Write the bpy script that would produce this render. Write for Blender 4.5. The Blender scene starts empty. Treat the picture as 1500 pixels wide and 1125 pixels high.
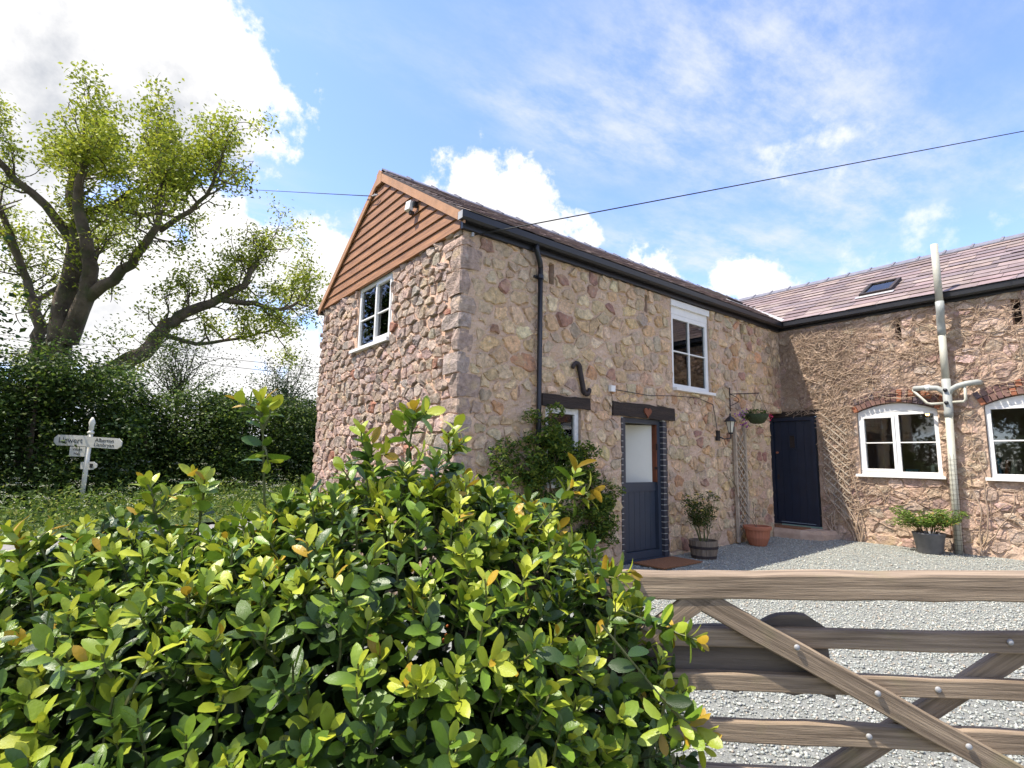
import bpy, math, random
import numpy as np
from mathutils import Vector, Matrix, noise as mnoise
random.seed(7); RNG = np.random.default_rng(7)
SC = bpy.context.scene
COL = SC.collection
R = math.radians

# ------------------------------------------------------------------ camera
FPX = 791.2                                   # focal length in photo pixels (1500 wide)
CAM = np.array([5.30, -3.37, 1.46])
def cam_axes(yaw, pit, rol):
    F = np.array([math.sin(yaw)*math.cos(pit), math.cos(yaw)*math.cos(pit), math.sin(pit)])
    Rr = np.array([math.cos(yaw), -math.sin(yaw), 0.0]); U = np.cross(Rr, F)
    return np.array([math.cos(rol)*Rr+math.sin(rol)*U, -math.sin(rol)*Rr+math.cos(rol)*U, F])
CM = cam_axes(R(-51.8615), R(8.03), R(1.0946))
def ray(px, py): return np.array([(px-750)/FPX, -(py-562.5)/FPX, 1.0]) @ CM
def proj(P):
    v = (np.atleast_2d(P)-CAM) @ CM.T
    w = np.where(v[:, 2] > .05, v[:, 2], np.nan)
    return np.stack([750+FPX*v[:, 0]/w, 562.5-FPX*v[:, 1]/w, v[:, 2]], 1)
def on_x(px, py, x):
    d = ray(px, py); return CAM+d*((x-CAM[0])/d[0])
def on_y(px, py, y):
    d = ray(px, py); return CAM+d*((y-CAM[1])/d[1])
def at_w(px, py, w):                          # point at forward distance w (size known, see callers)
    return CAM+ray(px, py)*w
cd = bpy.data.cameras.new('camera'); cam = bpy.data.objects.new('camera', cd); COL.objects.link(cam)
cd.sensor_width = 36; cd.sensor_fit = 'HORIZONTAL'; cd.lens = FPX/1500*36; cd.clip_start = .05; cd.clip_end = 3000
m3 = Matrix(((CM[0][0], CM[1][0], -CM[2][0]), (CM[0][1], CM[1][1], -CM[2][1]), (CM[0][2], CM[1][2], -CM[2][2])))
cam.matrix_world = Matrix.Translation(Vector(CAM)) @ m3.to_4x4()
SC.camera = cam
UU = np.array([CM[0][0], CM[0][1]]); UU /= np.linalg.norm(UU)      # camera right / forward on the ground
WW = np.array([CM[2][0], CM[2][1]]); WW /= np.linalg.norm(WW)
def uw(u, w, z): return np.array([CAM[0]+UU[0]*u+WW[0]*w, CAM[1]+UU[1]*u+WW[1]*w, z])

# ------------------------------------------------------------------ light
LIGHT = np.array([.257, .50, -1.0]); LIGHT /= np.linalg.norm(LIGHT)
SUN_EL = math.asin(-LIGHT[2]); SUN_ROT = math.atan2(-LIGHT[0], -LIGHT[1])
sl = bpy.data.lights.new('sun', 'SUN'); sl.energy = 3.3; sl.angle = R(.53); sl.color = (1, .93, .82)
so = bpy.data.objects.new('sun', sl); COL.objects.link(so); so.location = (-10, -20, 30)
so.rotation_euler = Vector(LIGHT).to_track_quat('-Z', 'Y').to_euler()
SC.view_settings.view_transform = 'Standard'; SC.view_settings.look = 'None'
SC.view_settings.exposure = 1.28; SC.view_settings.gamma = 1; SC.view_settings.use_curve_mapping = False

def build_world():
    w = bpy.data.worlds.new('World'); SC.world = w; w.use_nodes = True
    nt = w.node_tree; nt.nodes.clear(); N = nt.nodes.new; Lk = nt.links.new
    out = N('ShaderNodeOutputWorld'); bg = N('ShaderNodeBackground'); bg.inputs[1].default_value = .15
    sky = N('ShaderNodeTexSky'); sky.sky_type = 'NISHITA'; sky.sun_disc = False
    sky.sun_elevation = SUN_EL; sky.sun_rotation = SUN_ROT; sky.air_density = 1.0; sky.dust_density = .6; sky.ozone_density = 1.6
    # the cloud field: a node group Vector -> height of the union of cloud heaps
    g = bpy.data.node_groups.new('cloud_field', 'ShaderNodeTree')
    g.interface.new_socket('Vector', in_out='INPUT', socket_type='NodeSocketVector')
    g.interface.new_socket('Field', in_out='OUTPUT', socket_type='NodeSocketFloat')
    gi = g.nodes.new('NodeGroupInput'); go = g.nodes.new('NodeGroupOutput')
    heaps = [(40, 60, 190), (150, 90, 170), (250, 120, 150), (330, 165, 95), (60, 190, 130), (200, 190, 110), (375, 205, 45), (-80, 120, 200),
             (690, 290, 62), (745, 300, 70), (800, 335, 45), (640, 300, 30), (830, 360, 35),
             (955, 395, 40), (1000, 415, 22), (1085, 415, 52), (1130, 425, 42), (1060, 440, 40),
             (480, 370, 60), (430, 400, 75), (350, 370, 80), (300, 330, 70), (400, 500, 60), (330, 560, 90), (250, 440, 110), (120, 400, 120), (20, 470, 110), (200, 560, 110), (440, 560, 70), (80, 300, 70)]
    soft = [(1265, 378, 34), (1320, 340, 40), (1365, 305, 34), (1400, 352, 40), (1325, 268, 26), (1450, 310, 26), (1150, 230, 26), (1215, 232, 26), (1185, 255, 16), (1440, 270, 20)]
    pts = []
    for x, y, r in heaps:
        d = ray(x, y); n = np.linalg.norm(d); pts.append((d/n, r/FPX/n*1.12))
    rr = random.Random(3); axis = math.atan2(CM[2][1], CM[2][0])
    for k in range(26):                       # the same broken cumulus goes on round the rest of the sky
        az = axis+R(62+rr.random()*236); el = R(4+rr.random()**1.5*60)
        for q in range(2):
            a2 = az+rr.gauss(0, .09); e2 = el+rr.gauss(0, .03)
            pts.append((np.array([math.cos(e2)*math.cos(a2), math.cos(e2)*math.sin(a2), math.sin(e2)]), .08+rr.random()*.11))
    def field_group(g, gi, go, pts):
        last = None
        for c, r in pts:
            dn = g.nodes.new('ShaderNodeVectorMath'); dn.operation = 'DISTANCE'; dn.inputs[1].default_value = tuple(c)
            g.links.new(gi.outputs[0], dn.inputs[0])
            ma = g.nodes.new('ShaderNodeMath'); ma.operation = 'MULTIPLY_ADD'; ma.inputs[1].default_value = -14; ma.inputs[2].default_value = 14*r
            g.links.new(dn.outputs['Value'], ma.inputs[0])
            if last is None: last = ma
            else:
                mx = g.nodes.new('ShaderNodeMath'); mx.operation = 'SMOOTH_MAX'; mx.inputs[2].default_value = .35
                g.links.new(last.outputs[0], mx.inputs[0]); g.links.new(ma.outputs[0], mx.inputs[1]); last = mx
        g.links.new(last.outputs[0], go.inputs[0])
    field_group(g, gi, go, pts)
    g2 = bpy.data.node_groups.new('soft_cloud_field', 'ShaderNodeTree')
    g2.interface.new_socket('Vector', in_out='INPUT', socket_type='NodeSocketVector'); g2.interface.new_socket('Field', in_out='OUTPUT', socket_type='NodeSocketFloat')
    field_group(g2, g2.nodes.new('NodeGroupInput'), g2.nodes.new('NodeGroupOutput'), [(ray(x, y)/np.linalg.norm(ray(x, y)), r/FPX/np.linalg.norm(ray(x, y))) for x, y, r in soft])
    tc = N('ShaderNodeTexCoord')
    def math_(op, a, b=None, c=None, clamp=False):
        n = N('ShaderNodeMath'); n.operation = op; n.use_clamp = clamp
        for i, v in enumerate((a, b, c)):
            if v is None: continue
            if isinstance(v, (int, float)): n.inputs[i].default_value = v
            else: Lk(v, n.inputs[i])
        return n.outputs[0]
    def vmath(op, a, b):
        n = N('ShaderNodeVectorMath'); n.operation = op
        for i, v in enumerate((a, b)):
            if isinstance(v, tuple): n.inputs[i].default_value = v
            elif isinstance(v, (int, float)): n.inputs['Scale'].default_value = v
            else: Lk(v, n.inputs[i])
        return n.outputs[0]
    def noise(vec, scale, detail, rough=.55):
        n = N('ShaderNodeTexNoise'); n.inputs['Scale'].default_value = scale; n.inputs['Detail'].default_value = detail
        n.inputs['Roughness'].default_value = rough; Lk(vec, n.inputs['Vector']); return n
    def density(vec, grp, amp):
        wn = noise(vec, 7, 3); warp = vmath('SCALE', vmath('SUBTRACT', wn.outputs['Color'], (.5, .5, .5)), .10)
        v2 = vmath('ADD', vec, warp)
        gn = N('ShaderNodeGroup'); gn.node_tree = grp; Lk(v2, gn.inputs[0])
        fb = noise(vec, 15, 10, .62).outputs['Fac']
        return math_('MULTIPLY_ADD', math_('SUBTRACT', fb, .5), amp, gn.outputs[0])
    D0 = density(tc.outputs['Generated'], g, 3.4)
    D1 = density(vmath('ADD', tc.outputs['Generated'], (-.02, -.03, .075)), g, 3.4)
    DS = density(tc.outputs['Generated'], g2, 4.5)
    def smooth(v, a, b):
        n = N('ShaderNodeMapRange'); n.interpolation_type = 'SMOOTHSTEP'; n.inputs[1].default_value = a; n.inputs[2].default_value = b; Lk(v, n.inputs[0]); return n.outputs[0]
    alpha = smooth(D0, .0, .55)
    thick = smooth(D1, .2, 3.0)      # how much cloud lies sunward of this one
    cr = N('ShaderNodeValToRGB'); Lk(thick, cr.inputs[0])
    cr.color_ramp.elements[0].color = (3.4, 3.35, 3.3, 1); cr.color_ramp.elements[1].color = (1.5, 1.6, 1.8, 1)
    # cirrus: stretched noise on a plane high above
    sx = N('ShaderNodeSeparateXYZ'); Lk(tc.outputs['Generated'], sx.inputs[0])
    zc = math_('MAXIMUM', sx.outputs[2], .06)
    cx = N('ShaderNodeCombineXYZ'); Lk(math_('DIVIDE', sx.outputs[0], zc), cx.inputs[0]); Lk(math_('DIVIDE', sx.outputs[1], zc), cx.inputs[1])
    mp = N('ShaderNodeMapping'); mp.inputs['Rotation'].default_value = (0, 0, R(20)); mp.inputs['Scale'].default_value = (1.1, .55, 1); Lk(cx.outputs[0], mp.inputs[0])
    c1 = noise(mp.outputs[0], .9, 3, .5).outputs['Fac']; c2 = noise(mp.outputs[0], 5.5, 8, .66).outputs['Fac']
    ci = math_('MULTIPLY', smooth(c1, .40, .66), smooth(c2, .28, .80))
    ci = math_('MULTIPLY', ci, .95)
    mix1 = N('ShaderNodeMixRGB'); Lk(ci, mix1.inputs[0]); mix1.inputs[2].default_value = (2.6, 2.7, 3.2, 1)
    tint = N('ShaderNodeMixRGB'); tint.blend_type = 'MULTIPLY'; tint.inputs[0].default_value = 1; tint.inputs[2].default_value = (.84, .86, 1.10, 1)
    Lk(sky.outputs[0], tint.inputs[1]); Lk(tint.outputs[0], mix1.inputs[1])
    mixs = N('ShaderNodeMixRGB'); Lk(math_('MULTIPLY', smooth(DS, -.1, 1.1), .8), mixs.inputs[0]); Lk(mix1.outputs[0], mixs.inputs[1]); mixs.inputs[2].default_value = (3.2, 3.2, 3.25, 1)
    mix2 = N('ShaderNodeMixRGB'); Lk(alpha, mix2.inputs[0]); Lk(mixs.outputs[0], mix2.inputs[1]); Lk(cr.outputs[0], mix2.inputs[2])
    Lk(mix2.outputs[0], bg.inputs[0]); Lk(bg.outputs[0], out.inputs[0])
build_world()

# ------------------------------------------------------------------ helpers
def mat(name, col, rough=.8, var=.18, vs=6., col2=None, bump=.3, bs=40., attr=False, metal=0., spec=.5, stretch=(1, 1, 1), transl=0., coat=0., lichen_shade=None, bdist=.01, emit=None):
    m = bpy.data.materials.new(name); m.use_nodes = True; nt = m.node_tree; N = nt.nodes.new; Lk = nt.links.new
    b = nt.nodes['Principled BSDF']; o = nt.nodes['Material Output']
    b.inputs['Roughness'].default_value = rough; b.inputs['Metallic'].default_value = metal; b.inputs['Specular IOR Level'].default_value = spec
    if coat: b.inputs['Coat Weight'].default_value = coat; b.inputs['Coat Roughness'].default_value = .15
    tc = N('ShaderNodeTexCoord'); mp = N('ShaderNodeMapping'); mp.inputs['Scale'].default_value = stretch; Lk(tc.outputs['Object'], mp.inputs[0])
    nz = N('ShaderNodeTexNoise'); nz.inputs['Scale'].default_value = vs; nz.inputs['Detail'].default_value = 7; nz.inputs['Roughness'].default_value = .62; Lk(mp.outputs[0], nz.inputs['Vector'])
    rp = N('ShaderNodeValToRGB'); Lk(nz.outputs['Fac'], rp.inputs[0]); e = rp.color_ramp.elements; e[0].position = .3; e[1].position = .72
    if attr:
        e[0].color = (1-var,)*3+(1,); e[1].color = (1+var,)*3+(1,)
        at = N('ShaderNodeAttribute'); at.attribute_name = 'Col'
        mx = N('ShaderNodeMixRGB'); mx.blend_type = 'MULTIPLY'; mx.inputs[0].default_value = 1
        Lk(at.outputs['Color'], mx.inputs[1]); Lk(rp.outputs[0], mx.inputs[2]); c = mx.outputs[0]
    else:
        c2 = col2 or tuple(min(1, x*(1+var)) for x in col)
        e[0].color = tuple(x*(1-var) for x in col)+(1,); e[1].color = tuple(c2)+(1,); c = rp.outputs[0]
    for li in ([] if not lichen_shade else (lichen_shade if isinstance(lichen_shade, list) else [lichen_shade])):
        n2 = N('ShaderNodeTexNoise'); n2.inputs['Scale'].default_value = li[1]; n2.inputs['Detail'].default_value = 5; Lk(tc.outputs['Object'], n2.inputs['Vector'])
        r2 = N('ShaderNodeValToRGB'); Lk(n2.outputs['Fac'], r2.inputs[0]); r2.color_ramp.elements[0].position = li[2]-.06; r2.color_ramp.elements[1].position = li[2]+.14; r2.color_ramp.elements[1].color = (.75, .75, .75, 1)
        m2 = N('ShaderNodeMixRGB'); Lk(r2.outputs[0], m2.inputs[0]); Lk(c, m2.inputs[1]); m2.inputs[2].default_value = tuple(li[0])+(1,); c = m2.outputs[0]
    Lk(c, b.inputs['Base Color'])
    if bump:
        n3 = N('ShaderNodeTexNoise'); n3.inputs['Scale'].default_value = bs; n3.inputs['Detail'].default_value = 6; n3.inputs['Roughness'].default_value = .65; Lk(mp.outputs[0], n3.inputs['Vector'])
        bp = N('ShaderNodeBump'); bp.inputs['Strength'].default_value = bump; bp.inputs['Distance'].default_value = bdist; Lk(n3.outputs['Fac'], bp.inputs['Height']); Lk(bp.outputs[0], b.inputs['Normal'])
    if transl:
        t = N('ShaderNodeBsdfTranslucent'); Lk(c, t.inputs[0]); ms = N('ShaderNodeMixShader'); ms.inputs[0].default_value = transl
        Lk(b.outputs[0], ms.inputs[1]); Lk(t.outputs[0], ms.inputs[2]); Lk(ms.outputs[0], o.inputs[0])
    if emit: b.inputs['Emission Color'].default_value = emit[0]+(1,); b.inputs['Emission Strength'].default_value = emit[1]
    return m
def glass_mat(name, tint=(.9, .95, .93)):
    m = bpy.data.materials.new(name); m.use_nodes = True; nt = m.node_tree; b = nt.nodes['Principled BSDF']; o = nt.nodes['Material Output']
    gl = nt.nodes.new('ShaderNodeBsdfGlossy'); gl.inputs['Roughness'].default_value = .02
    tr = nt.nodes.new('ShaderNodeBsdfTransparent'); tr.inputs[0].default_value = tint+(1,)
    fr = nt.nodes.new('ShaderNodeFresnel'); fr.inputs[0].default_value = 1.9
    ms = nt.nodes.new('ShaderNodeMixShader'); nt.links.new(fr.outputs[0], ms.inputs[0]); nt.links.new(tr.outputs[0], ms.inputs[1]); nt.links.new(gl.outputs[0], ms.inputs[2]); nt.links.new(ms.outputs[0], o.inputs[0])
    nt.nodes.remove(b); return m

M = dict(
 stone=mat('rubble_stone', (1, 1, 1), .9, .40, 14, attr=True, bump=1., bs=26, bdist=.035, lichen_shade=[((.52, .385, .21), 4, .60), ((.50, .46, .38), 13, .66), ((.20, .15, .12), 24, .64)]),  # last layer: dark specks, crevice shade put into the colour
 mortar_g=mat('gable_mortar', (.64, .425, .295), .95, .16, 5, bump=.8, bs=45, bdist=.012),
 mortar_y=mat('yard_mortar', (.66, .46, .32), .95, .16, 3, col2=(.74, .54, .39), bump=1., bs=30, bdist=.035, lichen_shade=[((.52, .39, .19), 4.5, .58), ((.45, .36, .26), 9, .68), ((.26, .18, .13), 26, .70)]),  # finest dark specks paint the shade of crevices into the mortar
 mortar_w=mat('wing_mortar', (.52, .36, .26), .95, .22, 4, col2=(.62, .46, .34), bump=1., bs=30, bdist=.02),
 board=mat('cedar_board', (.27, .115, .045), .62, .4, 2.2, col2=(.42, .20, .085), bump=.35, bs=9, stretch=(1, 8, 14), bdist=.006),
 barge=mat('barge_wood', (.42, .22, .11), .65, .2, 6, bump=.2),
 white=mat('white_paint', (.80, .79, .75), .45, .04, 8, bump=.06, bs=60),
 oldwhite=mat('weathered_white_paint', (.66, .65, .60), .6, .2, 14, col2=(.78, .77, .72), bump=.2, bs=40),
 navy=mat('navy_paint', (.014, .021, .038), .42, .15, 5, bump=.1, bs=30),
 slateblue=mat('slate_blue_paint', (.036, .047, .066), .45, .12, 5, bump=.1, bs=30),
 black=mat('black_plastic', (.014, .014, .016), .38, .2, 10, bump=.05),
 iron=mat('rusty_iron', (.035, .024, .022), .75, .4, 20, bump=.5, bs=60),
 lintel=mat('dark_oak', (.030, .019, .013), .8, .45, 3, bump=.8, bs=7, stretch=(6, 1, 8), bdist=.02),
 slate=mat('roof_slate', (1, 1, 1), .62, .22, 7, attr=True, bump=.4, bs=25, bdist=.006),
 ridge=mat('ridge_tile', (.17, .165, .19), .6, .25, 6, bump=.3),
 lead=mat('lead_sheet', (.42, .41, .40), .5, .15, 6, bump=.1),
 vent=mat('grey_pvc', (.47, .455, .37), .45, .10, 7, bump=.05),
 vent2=mat('grey_pvc_fitting', (.33, .34, .31), .5, .15, 8, bump=.05),
 darkbrick=mat('engineering_brick', (.045, .045, .055), .5, .3, 20, bump=.3),
 brick=mat('arch_brick', (1, 1, 1), .85, .25, 20, attr=True, bump=.5, bs=50),
 glass=glass_mat('window_glass'),
 room=mat('room_plaster', (.38, .35, .31), .9, .05, 3, bump=0),
 cream=mat('cream_paint', (.74, .70, .58), .6, .03, 4, bump=.03),
 redwood=mat('door_edge_wood', (.20, .06, .025), .6, .3, 5, bump=.2),
 coir=mat('coir_mat', (.26, .115, .05), .98, .35, 40, bump=1., bs=160),
 gravel=mat('gravel_bed', (.25, .255, .225), .95, .35, 55, col2=(.41, .415, .365), bump=1., bs=95, bdist=.02),
 pebble=mat('gravel_stone', (1, 1, 1), .85, .15, 30, attr=True, bump=0),
 asphalt=mat('lane_asphalt', (.25, .235, .215), .95, .18, 3, bump=.5, bs=120),
 grass=mat('grass_ground', (.055, .085, .022), .95, .4, 1.5, bump=.6, bs=20),
 oak=mat('weathered_gate_oak', (.23, .16, .10), .85, .55, 5, col2=(.43, .325, .22), bump=.9, bs=14, stretch=(.5, 12, 12), bdist=.004, lichen_shade=((.24, .21, .10), 6, .64)),
 oakdark=mat('grey_oak_slab', (.13, .10, .075), .9, .45, 4, col2=(.25, .20, .155), bump=.9, bs=16, stretch=(.3, 3, 3), bdist=.008),
 zinc=mat('galvanised_bolt', (.36, .36, .36), .6, .2, 20, metal=.2, bump=.1),
 leaf=mat('glossy_leaf', (1, 1, 1), .34, .14, 24, attr=True, bump=.25, bs=60, spec=.42, transl=.22),
 foliage=mat('foliage', (1, 1, 1), .55, .12, 6, attr=True, bump=0, spec=.3, transl=.35),
 twig=mat('bark_twig', (.12, .085, .045), .85, .3, 12, bump=.5, bs=60),
 greenstem=mat('green_stem', (.11, .12, .035), .7, .2, 12, bump=.2),
 bark=mat('ash_bark', (.115, .082, .055), .95, .5, 1.6, col2=(.21, .155, .105), bump=1., bs=7, bdist=.06, lichen_shade=((.075, .095, .025), 1.2, .56)),
 vine=mat('bare_creeper', (.36, .25, .165), .9, .3, 9, col2=(.52, .39, .28), bump=.4),
 trellis=mat('trellis_wood', (.42, .345, .26), .9, .3, 9, bump=.5),
 terracotta=mat('terracotta', (.40, .145, .075), .8, .15, 5, bump=.25, bs=50),
 barrel=mat('barrel_oak', (.20, .155, .11), .85, .4, 5, stretch=(4, 4, .6), bump=.6, bs=14),
 soil=mat('potting_soil', (.03, .02, .013), 1, .4, 30, bump=1., bs=60),
 pot=mat('black_plastic_pot', (.11, .11, .115), .5, .35, 5, bump=.15),
 signwhite=mat('sign_paint', (.68, .64, .53), .6, .12, 6, bump=.1),
 ink=mat('sign_lettering', (.03, .028, .025), .7, .1, 5, bump=0),
 wire=mat('cable', (.02, .02, .02), .6, .1, 5, bump=0),
 flower=mat('petal', (1, 1, 1), .6, .1, 20, attr=True, bump=0, transl=.3),
 paper=mat('book_cloth', (.60, .55, .42), .8, .2, 9, bump=.1),
 bluepot=mat('blue_glaze', (.10, .22, .34), .25, .2, 9, bump=0),
 green=mat('basket_liner', (.035, .05, .02), .95, .4, 20, bump=.8),
 lampglass=mat('lantern_glass', (.62, .58, .46), .25, .05, 5, bump=0),
 bulb=mat('pendant_bulb', (.9, .5, .2), .4, .05, 5, bump=0, emit=((1, .45, .15), 6.)),
)

class MB:
    def __init__(s): s.v = []; s.f = []; s.c = []
    def add(s, vs, fs, col=None):
        o = len(s.v); s.v.extend([tuple(map(float, p)) for p in vs]); s.f.extend([tuple(i+o for i in f) for f in fs])
        s.c.extend([col if col is not None else (1, 1, 1)]*len(vs)); return s
    def box(s, lo, hi, col=None):
        (x0, y0, z0), (x1, y1, z1) = lo, hi
        return s.add([(x0, y0, z0), (x1, y0, z0), (x1, y1, z0), (x0, y1, z0), (x0, y0, z1), (x1, y0, z1), (x1, y1, z1), (x0, y1, z1)],
              [(0, 3, 2, 1), (4, 5, 6, 7), (0, 1, 5, 4), (1, 2, 6, 5), (2, 3, 7, 6), (3, 0, 4, 7)], col)
    def obox(s, c, ax, ay, az, col=None):     # oriented box, half-axis vectors
        c, ax, ay, az = map(np.asarray, (c, ax, ay, az)); P = []
        for dz in (-1, 1):
            for dx, dy in ((-1, -1), (1, -1), (1, 1), (-1, 1)): P.append(c+dx*ax+dy*ay+dz*az)
        return s.add(P, [(0, 3, 2, 1), (4, 5, 6, 7), (0, 1, 5, 4), (1, 2, 6, 5), (2, 3, 7, 6), (3, 0, 4, 7)], col)
    def tube(s, path, rad, n=6, cap=True, col=None):
        P = [np.asarray(p, float) for p in path]; k = len(P)
        if np.isscalar(rad): rad = [rad]*k
        vs = []; ref = None
        for i in range(k):
            d = P[min(i+1, k-1)]-P[max(i-1, 0)]; d = d/(np.linalg.norm(d)+1e-9)
            if ref is None: ref = np.array([0, 0, 1.]) if abs(d[2]) < .9 else np.array([1., 0, 0])
            a = ref-d*np.dot(ref, d); a /= np.linalg.norm(a)+1e-9; ref = a; b = np.cross(d, a)
            for j in range(n):
                t = 2*math.pi*j/n; vs.append(P[i]+rad[i]*(math.cos(t)*a+math.sin(t)*b))
        fs = [(i*n+j, i*n+(j+1) % n, (i+1)*n+(j+1) % n, (i+1)*n+j) for i in range(k-1) for j in range(n)]
        if cap: fs += [tuple(range(n-1, -1, -1)), tuple((k-1)*n+j for j in range(n))]
        return s.add(vs, fs, col)
    def lathe(s, prof, c, n=24, col=None, flute=0):
        vs = []; k = len(prof)
        for r, z in prof:
            for j in range(n):
                t = 2*math.pi*j/n; q = r*(1+(flute if j % 2 else 0)); vs.append((c[0]+q*math.cos(t), c[1]+q*math.sin(t), c[2]+z))
        fs = [(i*n+j, i*n+(j+1) % n, (i+1)*n+(j+1) % n, (i+1)*n+j) for i in range(k-1) for j in range(n)]
        fs += [tuple(range(n-1, -1, -1)), tuple((k-1)*n+j for j in range(n))]
        return s.add(vs, fs, col)
    def prism(s, poly, nrm, depth, col=None):  # planar polygon (ccw seen from +nrm) extruded back by depth
        n = len(poly); nrm = np.asarray(nrm, float); A = [np.asarray(p, float) for p in poly]; B = [p-nrm*depth for p in A]
        return s.add(A+B, [tuple(range(n)), tuple(range(2*n-1, n-1, -1))]+[(i, n+i, n+(i+1) % n, (i+1) % n) for i in range(n)], col)
    def mesh(s, name, m, smooth=False):
        me = bpy.data.meshes.new(name); me.from_pydata(s.v, [], s.f); me.materials.append(m)
        if any(c != (1, 1, 1) for c in s.c[:1]+s.c[-1:]) or len(set(s.c)) > 1:
            a = me.attributes.new('Col', 'FLOAT_COLOR', 'POINT'); a.data.foreach_set('color', np.array([tuple(c)+(1,) for c in s.c], np.float32).ravel())
        if smooth: me.shade_smooth()
        me.update(); return me
def put(name, data, parent=None, mw=None):
    o = bpy.data.objects.new(name, data); COL.objects.link(o)
    if parent is not None:
        o.parent = parent; o.matrix_parent_inverse = Matrix.Translation(-Vector(TRUE_LOC(parent)))
    if mw is not None: o.matrix_basis = mw
    return o
def TRUE_LOC(p):
    l = Vector(p.location)
    while p.parent is not None: p = p.parent; l = l  # parts carry identity transforms, things only a location
    return l if p.parent is None else l
def part(name, mb, m, parent=None, smooth=False):
    o = put(name, mb.mesh(name, M[m] if isinstance(m, str) else m, smooth))
    if parent is not None:
        o.parent = parent
        root = parent
        if parent.parent is None and parent.type == 'EMPTY': o.matrix_parent_inverse = Matrix.Translation(-Vector(parent.location))
    return o
def thing(name, label, cat, loc, group=None):
    o = bpy.data.objects.new(name, None); COL.objects.link(o); o.location = tuple(map(float, loc)); o.empty_display_size = .2
    return tag(o, label, cat, group)
def tag(o, label, cat, group=None, kind=None):
    o['label'] = label; o['category'] = cat
    if group: o['group'] = group
    if kind: o['kind'] = kind
    return o
def np_mesh(name, V, Fq, m, colors=None, smooth=False):
    """fast mesh: V (n,3), Fq (k,3|4) index array"""
    me = bpy.data.meshes.new(name); n = len(V); k, s = Fq.shape
    me.vertices.add(n); me.vertices.foreach_set('co', np.ascontiguousarray(V, np.float32).ravel())
    me.loops.add(k*s); me.loops.foreach_set('vertex_index', np.ascontiguousarray(Fq, np.int32).ravel())
    me.polygons.add(k); me.polygons.foreach_set('loop_start', np.arange(0, k*s, s, dtype=np.int32))
    if colors is not None:
        a = me.attributes.new('Col', 'FLOAT_COLOR', 'POINT'); c4 = np.ones((n, 4), np.float32); c4[:, :3] = colors; a.data.foreach_set('color', c4.ravel())
    me.materials.append(m); me.update(calc_edges=True)
    if smooth: me.shade_smooth()
    return me
def ground_z(x, y): return -.06+.022*min(max(y, -6), 12)

# ------------------------------------------------------------------ ground, lane, yard
def sheet(name, poly, z, m, sub=None):
    mb = MB(); mb.add([(x, y, z if not callable(z) else z(x, y)) for x, y in poly], [tuple(range(len(poly)))])
    o = part(name, mb, m); o['kind'] = 'structure'; return o
gr = MB(); gr.add([(-900, -900, -.30), (900, -900, -.30), (900, 900, -.30), (-900, 900, -.30)], [(0, 1, 2, 3)])
g0 = part('ground', gr, 'grass'); g0['kind'] = 'structure'
LD = np.array([-.34, .94]); LD /= np.linalg.norm(LD); LN = np.array([-LD[1], LD[0]])      # lane direction, far side normal
LF = np.array([-6.83, -4.26])
def lane_pt(t, off): return LF+LD*t+LN*off
lane = [tuple(lane_pt(-45, 0)), tuple(lane_pt(-45, -3.6)), tuple(lane_pt(70, -3.6)), tuple(lane_pt(70, 0))]
sheet('lane', lane, -.02, 'asphalt')
verge = [tuple(lane_pt(-45, 14)), tuple(lane_pt(-45, 0)), tuple(lane_pt(70, 0)), tuple(lane_pt(70, 14))]
sheet('verge', verge, .03, 'grass')
fp_ = [(lane_pt(t_, o_), z_) for t_, o_, z_ in ((-45, 9.5, .02), (75, 9.5, .02), (110, 60, 4.2), (-80, 60, 4.2))]
fo = MB(); fo.add([(p_[0], p_[1], z_) for p_, z_ in fp_], [(0, 1, 2, 3)]); fo_ = part('field', fo, 'grass'); fo_['kind'] = 'structure'  # rising ground added beyond the hedgerow to block the bright horizon
sheet('garden_ground', [tuple(lane_pt(-30, -3.6)), (14, -30), (14, -4.6), (2.2, -4.6), (-.3, -.8), (-5.2, -.6), tuple(lane_pt(4.5, -3.6))], -.06, 'grass')
yard = MB(); xs = np.linspace(-.3, 14, 12); ys = np.linspace(-4.6, 7.95, 14)
yv = [(x, y, ground_z(x, y)) for y in ys for x in xs]
yard.add(yv, [(j*12+i, j*12+i+1, (j+1)*12+i+1, (j+1)*12+i) for j in range(13) for i in range(11)])
yo = part('gravel_yard', yard, 'gravel'); yo['kind'] = 'structure'
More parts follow.
